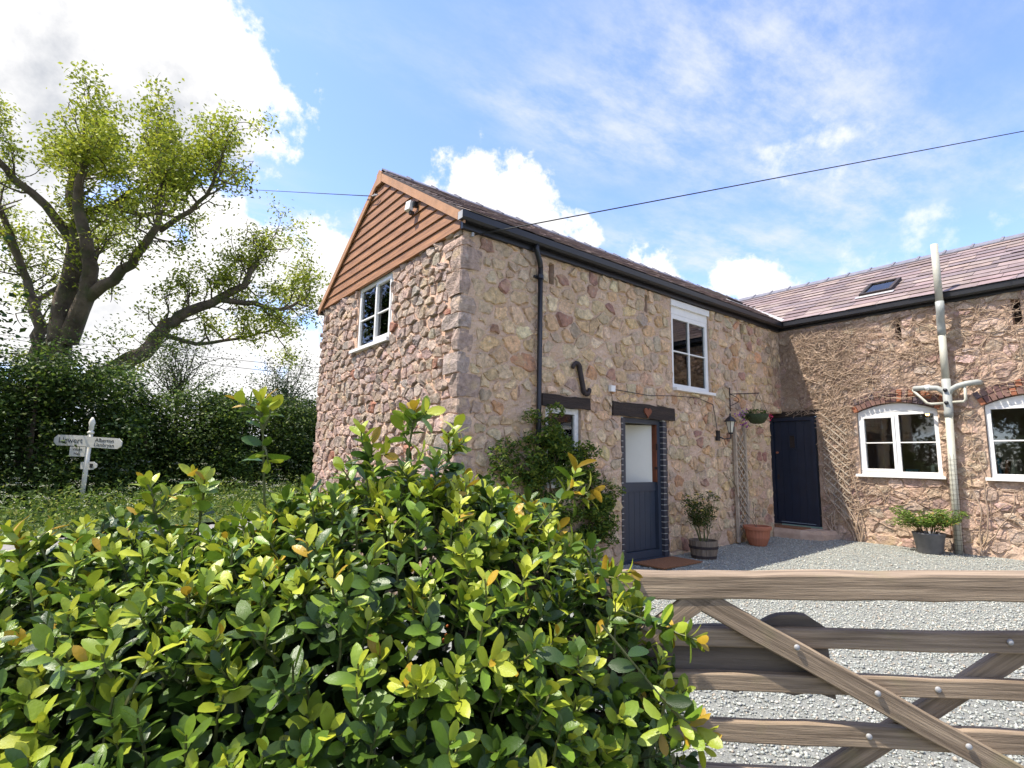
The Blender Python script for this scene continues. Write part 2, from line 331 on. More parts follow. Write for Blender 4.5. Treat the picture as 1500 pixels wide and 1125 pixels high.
def pebbles():
    pts = []
    n = 95000
    x = RNG.uniform(0.05, 6.2, n); y = RNG.uniform(-2.3, 7.8, n)
    P = np.stack([x, y, np.zeros(n)], 1); pr = proj(P); d = np.hypot(x-CAM[0], y-CAM[1])
    keep = (pr[:, 0] > 740) & (pr[:, 0] < 1640) & (pr[:, 1] < 1220) & (pr[:, 1] > 700) & (d > 1.6) & (RNG.random(n) < np.clip(7.0/d, .5, 1))
    x, y, d = x[keep], y[keep], d[keep]; n = len(x)
    s = RNG.uniform(.007, .0145, n)*(1+.5*(RNG.random(n) < .12))
    base = np.array([(1, 0, 0), (0, 1, 0), (-1, 0, 0), (0, -1, 0), (.1, .1, .75), (0, 0, -.5)])
    ang = RNG.uniform(0, 6.28, n); ca, sa = np.cos(ang), np.sin(ang); asp = RNG.uniform(.55, 1, n)
    V = np.empty((n, 6, 3)); J = 1+RNG.normal(0, .18, (n, 6))
    bx = base[None, :, 0]*J; by = base[None, :, 1]*J*asp[:, None]
    V[:, :, 0] = x[:, None]+s[:, None]*(ca[:, None]*bx-sa[:, None]*by); V[:, :, 1] = y[:, None]+s[:, None]*(sa[:, None]*bx+ca[:, None]*by)
    V[:, :, 2] = (-.06+.022*y)[:, None]+s[:, None]*(base[None, :, 2]*J*RNG.uniform(.6, 1.2, (n, 1))+.25+RNG.uniform(-.2, .25, (n, 1)))
    F = np.array([(0, 1, 4), (1, 2, 4), (2, 3, 4), (3, 0, 4), (1, 0, 5), (2, 1, 5), (3, 2, 5), (0, 3, 5)])
    FF = (np.arange(n)[:, None, None]*6+F[None]).reshape(-1, 3)
    tone = RNG.choice(6, n, p=[.34, .24, .16, .12, .08, .06]); pal = np.array([(.37, .385, .335), (.31, .33, .30), (.44, .44, .385), (.24, .255, .24), (.40, .345, .27), (.52, .51, .45)])
    c = pal[tone]*RNG.uniform(.85, 1.12, (n, 1)); C = np.repeat(c, 6, 0)
    o = put('gravel', np_mesh('gravel', V.reshape(-1, 3), FF, M['pebble'], C)); tag(o, 'loose pale grey green gravel covering the yard', 'gravel', kind='stuff')
pebbles()

# ------------------------------------------------------------------ stone walls
def clip(poly, nx, ny, d):                    # keep nx*x+ny*y <= d
    out = []; k = len(poly)
    for i in range(k):
        p, q = poly[i], poly[(i+1) % k]; a = nx*p[0]+ny*p[1]-d; b = nx*q[0]+ny*q[1]-d
        if a <= 0: out.append(p)
        if (a < 0 < b) or (b < 0 < a): t = a/(a-b); out.append((p[0]+t*(q[0]-p[0]), p[1]+t*(q[1]-p[1])))
    return out
def rubble(W0, W1, H0, H1, size, holes, rng, asp=1.45, jit=.42):
    """irregular stone outlines in wall coordinates (s along, z up)"""
    pts = []; z = H0-size*.3; row = 0
    while z < H1+size*.5:
        rh = size/asp*rng.uniform(.65, 1.35); s = W0-size*rng.random()
        while s < W1+size:
            ww = size*rng.choice([.45, .7, .9, 1.1, 1.5, 1.9], p=[.18, .22, .22, .17, .13, .08])
            pts.append((s+ww/2+rng.normal(0, .06)*size, z+rh/2+rng.normal(0, jit)*rh*.6)); s += ww
        z += rh; row += 1
    P = np.array(pts); Q = P*np.array([1, asp]); cells = []
    for i in range(len(P)):
        if not (W0-.1 < P[i, 0] < W1+.1 and H0-.1 < P[i, 1] < H1+.1): continue
        d2 = ((Q-Q[i])**2).sum(1); nb = np.argsort(d2)[1:15]
        poly = [(W0, H0*asp), (W1, H0*asp), (W1, H1*asp), (W0, H1*asp)]
        for j in nb:
            n = Q[j]-Q[i]; md = (Q[j]+Q[i])/2; poly = clip(poly, n[0], n[1], n @ md)
            if len(poly) < 3: break
        if len(poly) < 3: continue
        poly = [(a, b/asp) for a, b in poly]
        for (a0, b0, a1, b1) in holes:
            c = np.mean(poly, 0)
            sep = [(a0-c[0], (1, 0, a0)), (c[0]-a1, (-1, 0, -a1)), (b0-c[1], (0, 1, b0)), (c[1]-b1, (0, -1, -b1))]
            if max(p[0] for p in poly) < a0 or min(p[0] for p in poly) > a1 or max(p[1] for p in poly) < b0 or min(p[1] for p in poly) > b1: continue
            s, (nx, ny, dd) = max(sep, key=lambda t: t[0])
            if s <= 0: poly = []; break
            poly = clip(poly, nx, ny, dd)
            if len(poly) < 3: break
        if len(poly) < 3: continue
        A = .5*abs(sum(poly[k][0]*poly[(k+1) % len(poly)][1]-poly[(k+1) % len(poly)][0]*poly[k][1] for k in range(len(poly))))
        if A < size*size*.05: continue
        cells.append(poly)
    return cells
def stone_mesh(poly, place, prot, gap, rng, rough=1., sunk=False):
    """place(s,z,d) -> world; returns verts, faces"""
    c = np.mean(poly, 0); ring = []
    k = len(poly)
    for i in range(k):
        p, q = np.array(poly[i]), np.array(poly[(i+1) % k]); L = np.linalg.norm(q-p)
        if L < .012: continue
        m = max(1, int(round(L/.07)))
        for t in range(m): ring.append(p+(q-p)*(t/m))
    if sunk: gap = gap+abs(rng.normal(0, .013))
    ring = np.array(ring); r = ring-c; ln = np.linalg.norm(r, axis=1, keepdims=True)
    ring = c+r*np.clip((ln-gap*(.75+.9*rng.random((len(r), 1)))), .02, None)/np.maximum(ln, 1e-4)
    # knock the corners off
    ring = ring*.80+.10*(np.roll(ring, 1, 0)+np.roll(ring, -1, 0))+rng.normal(0, (.011 if sunk else .005)*rough, ring.shape)
    n = len(ring); tx, ty = rng.normal(0, .10*rough, 2)
    def dep(p, base): return base*(1+rng.normal(0, .16*rough))+(p[0]-c[0])*tx+(p[1]-c[1])*ty
    V = [place(p[0], p[1], -.03) for p in ring]
    r1 = c+(ring-c)*.965; V += [place(p[0], p[1], (rng.normal(-.004, .006) if sunk else max(.001, dep(p, prot*.62)))) for p in r1]
    r2 = c+(ring-c)*(.80+.12*rng.random((n, 1))); V += [place(p[0], p[1], max(.002, dep(p, prot))) for p in r2]
    V.append(place(c[0], c[1], max(.003, dep(c, prot*1.06))))
    F = []
    for i in range(n):
        j = (i+1) % n; F += [(i, j, n+j, n+i), (n+i, n+j, 2*n+j, 2*n+i), (2*n+i, 2*n+j, 3*n)]
    return V, F
def wall_sheet(name, W0, W1, H0, H1, holes, place, depth, m, parent, amp=.006, step=.05, flip=False, seed=0, open_end=False, open_start=False):
    def lines(a, b, cuts):
        c = sorted(set([a, b]+[x for x in cuts if a < x < b])); out = []
        for p, q in zip(c[:-1], c[1:]):
            k = max(1, int(math.ceil((q-p)/step))); out += [p+(q-p)*i/k for i in range(k)]
        return np.array(out+[b])
    S = lines(W0, W1, [h[0] for h in holes]+[h[2] for h in holes]); Z = lines(H0, H1, [h[1] for h in holes]+[h[3] for h in holes])
    nS, nZ = len(S), len(Z); V = []
    for z in Z:
        for s in S:
            d = amp*(mnoise.noise(Vector((s*6+seed, z*7, 0)))+.8*mnoise.noise(Vector((s*17, z*21, seed+3.)))-1.1*max(0, .28-abs(mnoise.noise(Vector((s*9, z*14, seed+9.)))))*2)
            V.append(place(s, z, d))
    F = []; solid = np.ones((nZ-1, nS-1), bool)
    for j in range(nZ-1):
        for i in range(nS-1):
            cs, cz = (S[i]+S[i+1])/2, (Z[j]+Z[j+1])/2
            if any(h[0] < cs < h[2] and h[1] < cz < h[3] for h in holes): solid[j, i] = False
            else: F.append((j*nS+i, j*nS+i+1, (j+1)*nS+i+1, (j+1)*nS+i))
    for (a0, b0, a1, b1) in holes:            # reveals
        q = [(a0, b0), (a1, b0), (a1, b1), (a0, b1)]; o = len(V)
        for a, b in q: V.append(place(a, b, 0.))
        for a, b in q: V.append(place(a, b, -depth))
        edge = [b0 <= H0, a1 >= W1, b1 >= H1, a0 <= W0]
        F += [(o+i, o+4+i, o+4+(i+1) % 4, o+(i+1) % 4) for i in range(4) if not edge[i]]
    o = len(V)                                 # back
    V += [place(W0, H0, -depth), place(W1, H0, -depth), place(W1, H1, -depth), place(W0, H1, -depth)]
    F += [(nZ*nS-1, o+2, o+3, (nZ-1)*nS)]+([] if open_end else ([] if open_start else [((nZ-1)*nS, o+3, o, 0)])+[(nS-1, o+1, o+2, nZ*nS-1)])
    if flip: F = [tuple(reversed(f)) for f in F]
    mb = MB(); mb.add(V, F); return part(name, mb, m, parent)
def lay_stones(cells, place, prot, gap, palette, wts, rng, flip=False, rough=1., sunk=False):
    out = []
    for poly in cells:
        if sunk and rng.random() < .05: continue
        V, F = stone_mesh(poly, place, prot*rng.uniform(.4, 1.5), gap, rng, rough, sunk)
        if flip: F = [tuple(reversed(f)) for f in F]
        c = np.array(palette[rng.choice(len(palette), p=wts)])*rng.uniform(.82, 1.16)*(1+rng.normal(0, .03, 3))
        pr = proj(np.array(V)); w, h = np.ptp(pr[:, 0]), np.ptp(pr[:, 1]); cx, cy = np.nanmean(pr[:, 0]), np.nanmean(pr[:, 1])
        hid = not (0 < cx < 1500 and 0 < cy < 1125) or (cy > 690 and cx < 700)
        out.append((0 if (hid or not np.isfinite(w)) else w*h, V, F, tuple(np.clip(c, .02, .9))))
    return out
def emit_stones(groups, limit, name='stone'):
    """groups: list of (wall object, stones). Largest in view become single objects, the rest one mass per wall"""
    allst = sorted([s[0] for _, st in groups for s in st], reverse=True); cut = allst[min(limit, len(allst)-1)]
    for wall, st in groups:
        mass = MB()
        for a, V, F, c in st:
            if a > cut:
                mb = MB(); mb.add(V, F, c); part(name, mb, 'stone', wall)
            else: mass.add(V, F, c)
        if mass.v:
            o = part('small_stones', mass, 'stone', wall); o['kind'] = 'stuff'

L = 7.90                                      # the wing's wall plane (inner corner of the L)
cottage = thing('stone_cottage', 'rubble stone cottage with timber clad gable and blue stable door', 'house', (-2.4, 3.9, 0))
wing = thing('cottage_wing', 'lower cottage wing with purple slate roof and bare creeper stems on its wall', 'house', (4.5, L+2.5, .1))
GW, EAVE = 4.85, 4.25
gx = lambda s, z, d: (-s, -d, z)               # gable wall: s from the corner leftwards, faces -Y
yx = lambda s, z, d: (d, s, z)                 # yard wall: s along +Y, faces +X
wx = lambda s, z, d: (s, L-d, z)               # wing wall: s along +X, faces -Y
GH = [(1.89, 3.16, 3.16, 4.26)]
DOOR1 = (2.86, -.02, 3.98, 2.14); WIN0 = (1.36, 1.15, 2.02, 2.18); WINU = (4.16, 2.66, 5.28, 4.22)
SLOTS = [(1.40, 3.86, 1.49, 4.16), (3.46, 3.84, 3.53, 4.14), (6.36, 3.86, 6.45, 4.16)]
LINT0 = (1.28, 2.18, 2.18, 2.34); LINT1 = (2.66, 2.14, 4.16, 2.35); NICHE = (7.36, -.4, 7.9, 2.52)
YH = [DOOR1, WIN0, WINU]+SLOTS
rg = np.random.default_rng(11)
gw = wall_sheet('gable_wall', 0, GW, -.3, EAVE, GH, gx, .4, 'mortar_g', cottage, .009, step=.035, flip=True, open_start=True)
yw = wall_sheet('yard_wall', 0, 7.9, -.3, EAVE+.12, YH+[NICHE], yx, .4, 'mortar_y', cottage, .016, step=.03, seed=5, open_end=True)
gpal = [(.41, .30, .24), (.46, .35, .275), (.36, .265, .215), (.48, .34, .265), (.41, .325, .275), (.38, .17, .11)]
ypal = [(.66, .46, .26), (.58, .435, .285), (.70, .53, .345), (.42, .235, .17), (.49, .37, .265), (.58, .335, .175), (.66, .475, .285)]
QH = []                                        # quoins: alternate long and short blocks that turn the corner
z = -.2; k = 0; quo = []
while z < 4.1:
    h = rg.uniform(.19, .34); h = min(h, 4.16-z); gl = (.46, .24)[k % 2]*rg.uniform(.85, 1.15); yl = (.17, .34)[k % 2]*rg.uniform(.8, 1.2)
    quo.append((z, h, gl*rg.uniform(.7, 1.1), yl*rg.uniform(.6, 1.1))); z += h; k += 1
cells = rubble(.0, GW, -.25, EAVE-.01, .205, GH+[(-1, a+.0, b_, a+h) for a, h, b_, _ in quo], rg)
gst = lay_stones(cells, gx, .032, .010, gpal, [.26, .25, .2, .15, .125, .015], rg, flip=True)
cells = rubble(.03, 7.88, -.2, EAVE+.08, .24, YH+[LINT0, LINT1, NICHE]+[(-1, a, b_, a+h) for a, h, _, b_ in quo], rg, asp=1.3)
yst = lay_stones(cells, yx, .020, .004, ypal, [.28, .2, .22, .05, .09, .04, .12], rg, rough=.8, sunk=True)
qst = []
for a, h, gl, yl in quo:
    b = MB(); j = lambda s=.012: rg.normal(0, s)
    x0, x1, y0, y1, z0, z1 = -gl+.012, .022+j(.006), -.042+j(.008), yl-.012, a+.010, a+h-.010
    P = []
    for zz in (z0, (z0+z1)/2, z1):
        e = .0 if zz == (z0+z1)/2 else .014
        P += [(x0+e+j(.016), y0+e+j(.008), zz+j(.008)), ((x0+x1)/2+j(.03), y0+e*.5+j(.012), zz+j(.012)), (x1-e-.012, y0+e+.004, zz), (x1-e, y0+e+.02+abs(j(.006)), zz), (x1-e*.7+j(.006), (y0+y1)/2+j(.02), zz+j(.008)), (x1-e-.008+j(.004), y1-e+j(.02), zz+j(.008)), (-.06, y1-e, zz), (x0+e, .03, zz)]
    F = [(r*8+i, r*8+(i+1) % 8, (r+1)*8+(i+1) % 8, (r+1)*8+i) for r in range(2) for i in range(8)]+[tuple(range(7, -1, -1)), tuple(range(16, 24))]
    c = np.array(random.choice(gpal[:5]+[(.26, .225, .20), (.30, .26, .22)])); pr = proj(np.array(P)); vis = np.nanmean(pr[:, 1]) < 700
    qst.append(((np.ptp(pr[:, 0])*np.ptp(pr[:, 1])*2 if vis else 0), P, F, tuple(c)))
emit_stones([(gw, gst+qst), (yw, yst)], 296)

# ------------------------------------------------------------------ joinery helpers
def bar_box(pl, a0, b0, a1, b1, d0, d1, mb):   # box in wall coordinates, between depths d0 (back) and d1 (front)
    P = [pl(a, b, d) for d in (d0, d1) for a, b in ((a0, b0), (a1, b0), (a1, b1), (a0, b1))]
    n = np.cross(np.subtract(P[5], P[4]), np.subtract(P[7], P[4])); out = np.subtract(P[4], P[0])
    F = [(0, 3, 2, 1), (4, 5, 6, 7), (0, 1, 5, 4), (1, 2, 6, 5), (2, 3, 7, 6), (3, 0, 4, 7)]
    if np.dot(n, out) < 0: F = [tuple(reversed(f)) for f in F]
    mb.add(P, F)
def frame(pl, a0, b0, a1, b1, t, d0, d1, mb, tb=None):
    tb = tb or t
    bar_box(pl, a0, b0, a0+t, b1, d0, d1, mb); bar_box(pl, a1-t, b0, a1, b1, d0, d1, mb)
    bar_box(pl, a0+t, b0, a1-t, b0+tb, d0, d1, mb); bar_box(pl, a0+t, b1-t, a1-t, b1, d0, d1, mb)
def sub(name, fn, m, parent):
    mb = MB(); fn(mb); return part(name, mb, m, parent)
def window(pl, parent, a0, b0, a1, b1, lights, rec, hbars, m='white', t=.055, sill=True, sl=0., sr=0.):
    w = sub('window', lambda mb: frame(pl, a0, b0, a1, b1, t, -rec-.06, -rec, mb), m, parent)
    n = len(lights)
    for i, (l0, l1, casement) in enumerate(lights):
        x0, x1, z0, z1 = l0, l1, b0+t, b1-t
        if casement:
            sub('casement', lambda mb: frame(pl, x0+.002, z0+.002, x1-.002, z1-.002, .042, -rec-.05, -rec+.014, mb), m, w); q = .042
        else: q = 0
        sub('pane', lambda mb: bar_box(pl, x0+q+.001, z0+q+.001, x1-q-.001, z1-q-.001, -rec-.034, -rec-.030, mb), 'glass', w)
        for hb in hbars:
            zz = z0+q+(z1-z0-2*q)*hb; sub('glazing_bar', lambda mb: bar_box(pl, x0+q, zz-.010, x1-q, zz+.010, -rec-.045, -rec-.006, mb), m, w)
    for i in range(n-1):
        sub('mullion', lambda mb: bar_box(pl, lights[i][1], b0+t, lights[i+1][0], b1-t, -rec-.058, -rec-.002, mb), m, w)
    if sill: sub('sill', lambda mb: bar_box(pl, a0-sl, b0-.045, a1+sr, b0+.002, -rec-.05, .075, mb), m, w)
    return w
def dark_room(pl, a0, b0, a1, b1, dep, parent, m='room', off=.401):
    mb = MB(); P = [pl(a, b, d) for d in (-off, -dep) for a, b in ((a0, b0), (a1, b0), (a1, b1), (a0, b1))]
    mb.add(P, [(0, 1, 5, 4), (1, 2, 6, 5), (2, 3, 7, 6), (3, 0, 4, 7), (4, 5, 6, 7)]); return part('room_lining', mb, m, parent)

# gable window, upper yard window, small window
a0, b0, a1, b1 = GH[0]
window(gx, cottage, 1.90, 3.20, 3.15, 4.235, [(1.955, 2.50, True), (2.545, 3.095, False)], .015, [.46], sl=.03, sr=.14)
dark_room(gx, .6, 2.6, 4.4, 4.24, 2.2, cottage)
a0, b0, a1, b1 = WINU
w = window(yx, cottage, 4.17, 2.70, 5.27, 3.97, [(4.245, 4.70, False), (4.722, 5.195, False)], .03, [.5], sl=0, sr=.06, t=.075)
sub('head_panel', lambda mb: (bar_box(yx, 4.17, 3.972, 5.27, 4.215, -.09, -.026, mb), bar_box(yx, 4.15, 4.10, 5.29, 4.205, -.02, .016, mb)), 'white', w)
dark_room(yx, 3.6, 2.45, 5.9, 4.36, 1.9, cottage)
window(yx, cottage, 1.37, 1.16, 2.01, 2.175, [(1.44, 1.94, False)], .04, [], m='oldwhite', t=.075, sl=.03, sr=.03)
dark_room(yx, 1.0, .9, 2.4, 2.4, 1.2, cottage)
# slots: dark slits
for s in SLOTS:
    sub('vent_slit', lambda mb: bar_box(yx, s[0]-.01, s[1]-.01, s[2]+.01, s[3]+.01, -.30, -.22, mb), 'iron', cottage)
# lintels
for nm, (a0, b0, a1, b1) in (('a', LINT0), ('b', LINT1)):
    mb = MB(); n = 9; P = []
    for i in range(n+1):
        s = a0+(a1-a0)*i/n; jz = random.uniform(-.014, .014); jb = random.uniform(-.010, .010)
        P += [yx(s, b0+jb+.004, -.12), yx(s, b0+jb+.004, .035), yx(s, b1+jz, .03), yx(s, b1+jz, -.12)]
    F = [(i*4+j, i*4+(j+1) % 4, (i+1)*4+(j+1) % 4, (i+1)*4+j) for i in range(n) for j in range(4)]+[(3, 2, 1, 0), (n*4, n*4+1, n*4+2, n*4+3)]
    mb.add(P, [tuple(reversed(f)) for f in F]); part('lintel', mb, 'lintel', cottage)
# stable door: frame, lower leaf with boards, upper leaf shaped and angled inwards to catch sky light
a0, b0, a1, b1 = 2.95, .04, 3.86, 2.135
dr = sub('stable_door', lambda mb: (frame(yx, a0, b0, a1, b1, .07, -.16, -.05, mb, tb=.10)), 'slateblue', cottage)
for k in range(6):
    x0 = a0+.075+k*.1275; sub('board', lambda mb: bar_box(yx, x0, b0+.11, x0+.1215, 1.02, -.135, -.108, mb), 'slateblue', dr)
sub('leaf_backing', lambda mb: bar_box(yx, a0+.072, b0+.105, a1-.072, 1.10, -.15, -.137, mb), 'slateblue', dr)
sub('top_ledge', lambda mb: bar_box(yx, a0+.072, 1.022, a1-.072, 1.16, -.1365, -.095, mb), 'slateblue', dr)
hx, hy = -.15, a1-.09; ang = R(38); dv = np.array([-math.sin(ang), -math.cos(ang), 0]); nv = np.array([math.cos(ang), -math.sin(ang), 0])
mb = MB(); mb.obox(np.array([hx, hy, 1.60])+dv*.26, dv*.26, nv*.02, (0, 0, .455)); part('upper_leaf', mb, 'cream', dr)
sub('leaf_edge', lambda mb: bar_box(yx, a1-.086, 1.162, a1-.0715, b1-.075, -.155, -.06, mb), 'redwood', dr)
sub('latch', lambda mb: bar_box(yx, a1-.10, 1.66, a1-.065, 1.76, -.058, -.035, mb), 'iron', dr)
sub('handle', lambda mb: bar_box(yx, a1-.10, 1.36, a1-.08, 1.40, -.09, -.03, mb), 'iron', dr)
dark_room(yx, 2.5, -.02, 4.4, 2.42, 2.0, cottage, 'cream', .402)
for side, (s0, s1) in enumerate(((2.865, 2.947), (3.863, 3.975))):
    nb = 24
    for k in range(nb):
        zz = .03+k*(2.10/nb); sub('brick', lambda mb: bar_box(yx, s0+.001, zz, s1-.002-.02*(k % 2)*side, zz+2.10/nb-.012, -.2, .004+.004*random.random(), mb), 'darkbrick', dr)
    sub('jamb_mortar', lambda mb: bar_box(yx, s0+.010, .0, s1-.030, 2.135, -.22, -.004, mb), 'oldwhite', dr)
sub('threshold', lambda mb: bar_box(yx, 2.87, -.06, 3.97, .036, -.3, .03, mb), 'slateblue', dr)
hp = MB(); pts = []
for k in range(20):
    t = 2*math.pi*k/20; hx_ = .085*(math.sin(t)**3); hz = .085*(13*math.cos(t)-5*math.cos(2*t)-2*math.cos(3*t)-math.cos(4*t))/16
    pts.append(yx(3.44+hx_*1.05, 2.235+hz, .055))
hp.prism(pts[::-1], (1, 0, 0), .018); tag(part('heart_plaque', hp, 'redwood'), 'small rusty heart plaque on the lintel over the stable door', 'plaque')

# weatherboards and barge boards
RZ, RX, OV = 6.02, -2.43, .07
SL = (RZ-4.40)/(.14-RX); RL = (RZ-4.28)/(RX+4.99)
def rake_z(x, drop=.0): return (RZ-(x-RX)*SL if x > RX else RZ-(RX-x)*RL)-drop
zb = 4.232; n = 11; hB = (RZ-.10-zb)/n
for k in range(n):
    z0, z1 = zb+k*hB, zb+(k+1)*hB-.006
    def xs_at(z): return RX-(RZ-.12-z)/RL, RX+(RZ-.12-z)/SL
    l0, r0 = xs_at(z0); l1, r1 = xs_at(z1); r0 = min(r0, .0); r1 = min(r1, .0); l0 = max(l0, -4.9)
    mb = MB(); yb, yt = -.058, -.036
    mb.add([(l0, yb, z0), (r0, yb, z0), (r1, yt, z1), (l1, yt, z1), (l0, -.004, z0), (r0, -.004, z0), (r1, -.004, z1), (l1, -.004, z1)],
           [(0, 1, 2, 3), (7, 6, 5, 4), (0, 4, 5, 1), (1, 5, 6, 2), (2, 6, 7, 3), (3, 7, 4, 0)])
    part('weatherboard', mb, 'board', cottage)
mb = MB(); mb.prism([(-4.85, -.003, zb), (0, -.003, zb), (0, -.003, rake_z(0)-.12), (RX, -.003, RZ-.12), (-4.85, -.003, rake_z(-4.85)-.12)], (0, -1, 0), .25); part('gable_backing', mb, 'iron', cottage)
for side, (xa, xb) in enumerate(((RX, .13), (RX, -4.97))):
    mb = MB(); za, zb2 = rake_z(xa, .03), rake_z(xb, .03); hh = .13
    q = [(xa, -OV-.02, za), (xb, -OV-.02, zb2), (xb, -OV-.02, zb2-hh), (xa, -OV-.02, za-hh)]
    if side == 0: q = q[::-1]
    mb.prism(q, (0, -1, 0), .025); part('barge_board', mb, 'barge', cottage)
mb = MB(); mb.prism([(RX-.09, -OV-.024, RZ-.24), (RX+.09, -OV-.024, RZ-.24), (RX+.09, -OV-.024, RZ-.06), (RX, -OV-.024, RZ+.01), (RX-.09, -OV-.024, RZ-.06)], (0, -1, 0), .03); part('barge_apex', mb, 'barge', cottage)

# roofs
def slope_slates(P0, eu, et, en, nu, nt_, wu, gt, thick, keep, rng, palette, tmax):
    """slates on a plane: P0 eave start, eu along, et up the slope, en normal"""
    out = []
    for c in range(nt_):
        u = -wu*(.5 if c % 2 else 0)-rng.random()*.04
        while u < nu:
            w = wu*rng.uniform(.86, 1.14); t0 = c*gt-.01+rng.normal(0, .004); t1 = min(t0+gt*1.6, tmax)
            ctr = P0+eu*(u+w/2)+et*((t0+t1)/2)
            if keep(ctr):
                l = .010+rng.random()*.007; a, b = max(u+.003, 0), max(u+w-.003, .02)
                hb = thick*2.0+l+rng.normal(0, .0015); ht = .002
                P = [P0+eu*a+et*t0+en*hb, P0+eu*b+et*(t0+rng.normal(0, .003))+en*(hb+rng.normal(0, .002)), P0+eu*b+et*t1+en*ht, P0+eu*a+et*t1+en*ht]
                P += [p-en*thick for p in P]
                F = [(0, 1, 2, 3), (7, 6, 5, 4), (0, 4, 5, 1), (1, 5, 6, 2), (3, 2, 6, 7), (0, 3, 7, 4)]
                col = np.array(palette[rng.integers(len(palette))])*rng.uniform(.8, 1.18)
                pr = proj(np.array(P[:4])); ar = np.ptp(pr[:, 0])*np.ptp(pr[:, 1]); cx, cy = pr[:, 0].mean(), pr[:, 1].mean()
                out.append((ar if (0 < cx < 1500 and 0 < cy < 1125 and np.isfinite(ar)) else 0, P, F, tuple(col)))
            u += w
    return out
spal = [(.225, .165, .152), (.25, .187, .168), (.205, .157, .153), (.265, .195, .162), (.235, .167, .155), (.275, .212, .18)]
def V3(*a): return np.array(a, float)
def roof_slab(name, P, nrm, th, parent):
    mb = MB(); mb.prism(P, nrm, th); return part(name, mb, 'iron', parent)
WR, WZ = 10.45, 5.93                           # wing ridge
e_m = V3(-1, 0, SL); e_m /= np.linalg.norm(e_m); n_m = V3(SL, 0, 1); n_m /= np.linalg.norm(n_m)
kw = (WZ-4.40)/(WR-7.77); e_w = V3(0, 1, kw); e_w /= np.linalg.norm(e_w); n_w = V3(0, -kw, 1); n_w /= np.linalg.norm(n_w)
mroof = roof_slab('roof', [V3(.14, -OV, 4.40), V3(.14, 13, 4.40), V3(RX, 13, RZ), V3(RX, -OV, RZ)], n_m, .08, cottage)
n_b = V3(-RL, 0, 1); n_b /= np.linalg.norm(n_b)
mb = MB(); mb.prism([V3(RX, -OV, RZ), V3(RX, 13, RZ), V3(-4.99, 13, 4.28), V3(-4.99, -OV, 4.28)], n_b, .08); part('rear_slope', mb, 'ridge', mroof)
wroof = roof_slab('roof', [V3(-2.3, 7.77, 4.40), V3(12, 7.77, 4.40), V3(12, WR, WZ), V3(-2.3, WR, WZ)], n_w, .08, wing)
mb = MB(); n_wb = V3(0, kw, 1); n_wb /= np.linalg.norm(n_wb); mb.prism([V3(-2.3, WR, WZ), V3(12, WR, WZ), V3(12, WR+2.68, 4.40), V3(-2.3, WR+2.68, 4.40)], n_wb, .08); part('rear_slope', mb, 'ridge', wroof)
rs = np.random.default_rng(21)
Lm = math.hypot(RX-.14, RZ-4.40); Lw = math.hypot(WR-7.77, WZ-4.40)
def main_keep(c): return c[2] > 4.40+kw*(c[1]-7.77)-.03
def wing_keep(c): return c[2] > RZ-(c[0]-RX)*SL-.03 if c[0] < .14 else True
ms_ = slope_slates(V3(.16, -OV+.04, 4.39), V3(0, 1, 0), e_m, n_m, 12.6, int(Lm/.24)+1, .40, .24, .007, main_keep, rs, spal, Lm-.02)
ws_ = slope_slates(V3(-2.3, 7.75, 4.39), V3(1, 0, 0), e_w, n_w, 14.2, int(Lw/.25)+1, .44, .25, .007, wing_keep, rs, spal, Lw-.02)
def emit_slates(st, limit, roof):
    st.sort(key=lambda s: -s[0]); mass = MB()
    for i, (a, P, F, c) in enumerate(st):
        if i < limit and a > 40: mb = MB(); mb.add(P, F, c); part('slate', mb, 'slate', roof)
        else: mass.add(P, F, c)
    o = part('slates', mass, 'slate', roof); o['kind'] = 'stuff'
emit_slates(ms_, 60, mroof); emit_slates(ws_, 290, wroof)
def ridge_tiles(p0, p1, k1, k2, side, n, roof):
    p0, p1 = np.array(p0), np.array(p1); d = (p1-p0)/n; u = d/np.linalg.norm(d); sd = np.array(side, float)
    for i in range(n):
        a = p0+d*i; mb = MB(); w = .17
        for (s0, s1, lift) in ((0., 1.0, .012), (.93, 1.03, .034)):
            A, B = a+d*s0, a+d*s1; P = []
            for q in (A, B):
                P += [q+sd*w+V3(0, 0, lift-w*k1+.02), q+V3(0, 0, lift+.035), q-sd*w+V3(0, 0, lift-w*k2+.02), q-sd*w+V3(0, 0, lift-w*k2-.0), q+V3(0, 0, lift+.01), q+sd*w+V3(0, 0, lift-w*k1)]
            mb.add(P, [(i_, (i_+1) % 6, 6+(i_+1) % 6, 6+i_) for i_ in range(6)]+[(5, 4, 3, 2, 1, 0), (6, 7, 8, 9, 10, 11)])
        part('ridge_tile', mb, 'ridge', roof)
ridge_tiles((RX, -OV+.03, RZ+.015), (RX, 13, RZ+.015), SL, RL, (1, 0, 0), 28, mroof)
ridge_tiles((-2.2, WR, WZ+.015), (12, WR, WZ+.015), kw, kw, (0, -1, 0), 31, wroof)
# lead valley between the two slopes
va, vb = V3(.14, 7.77, 4.43), V3(RX+.25, 10.2, 5.80)
mb = MB(); vd = vb-va; vn = np.cross(vd, V3(0, 0, 1)); vn /= np.linalg.norm(vn)
mb.add([va+vn*.07+V3(0, 0, .035), va-vn*.07+V3(0, 0, .035), vb-vn*.07+V3(0, 0, .035), vb+vn*.07+V3(0, 0, .035), va+V3(0, 0, .0), vb+V3(0, 0, .0)], [(0, 4, 5, 3), (4, 1, 2, 5)]); part('valley_lining', mb, 'lead', mroof)
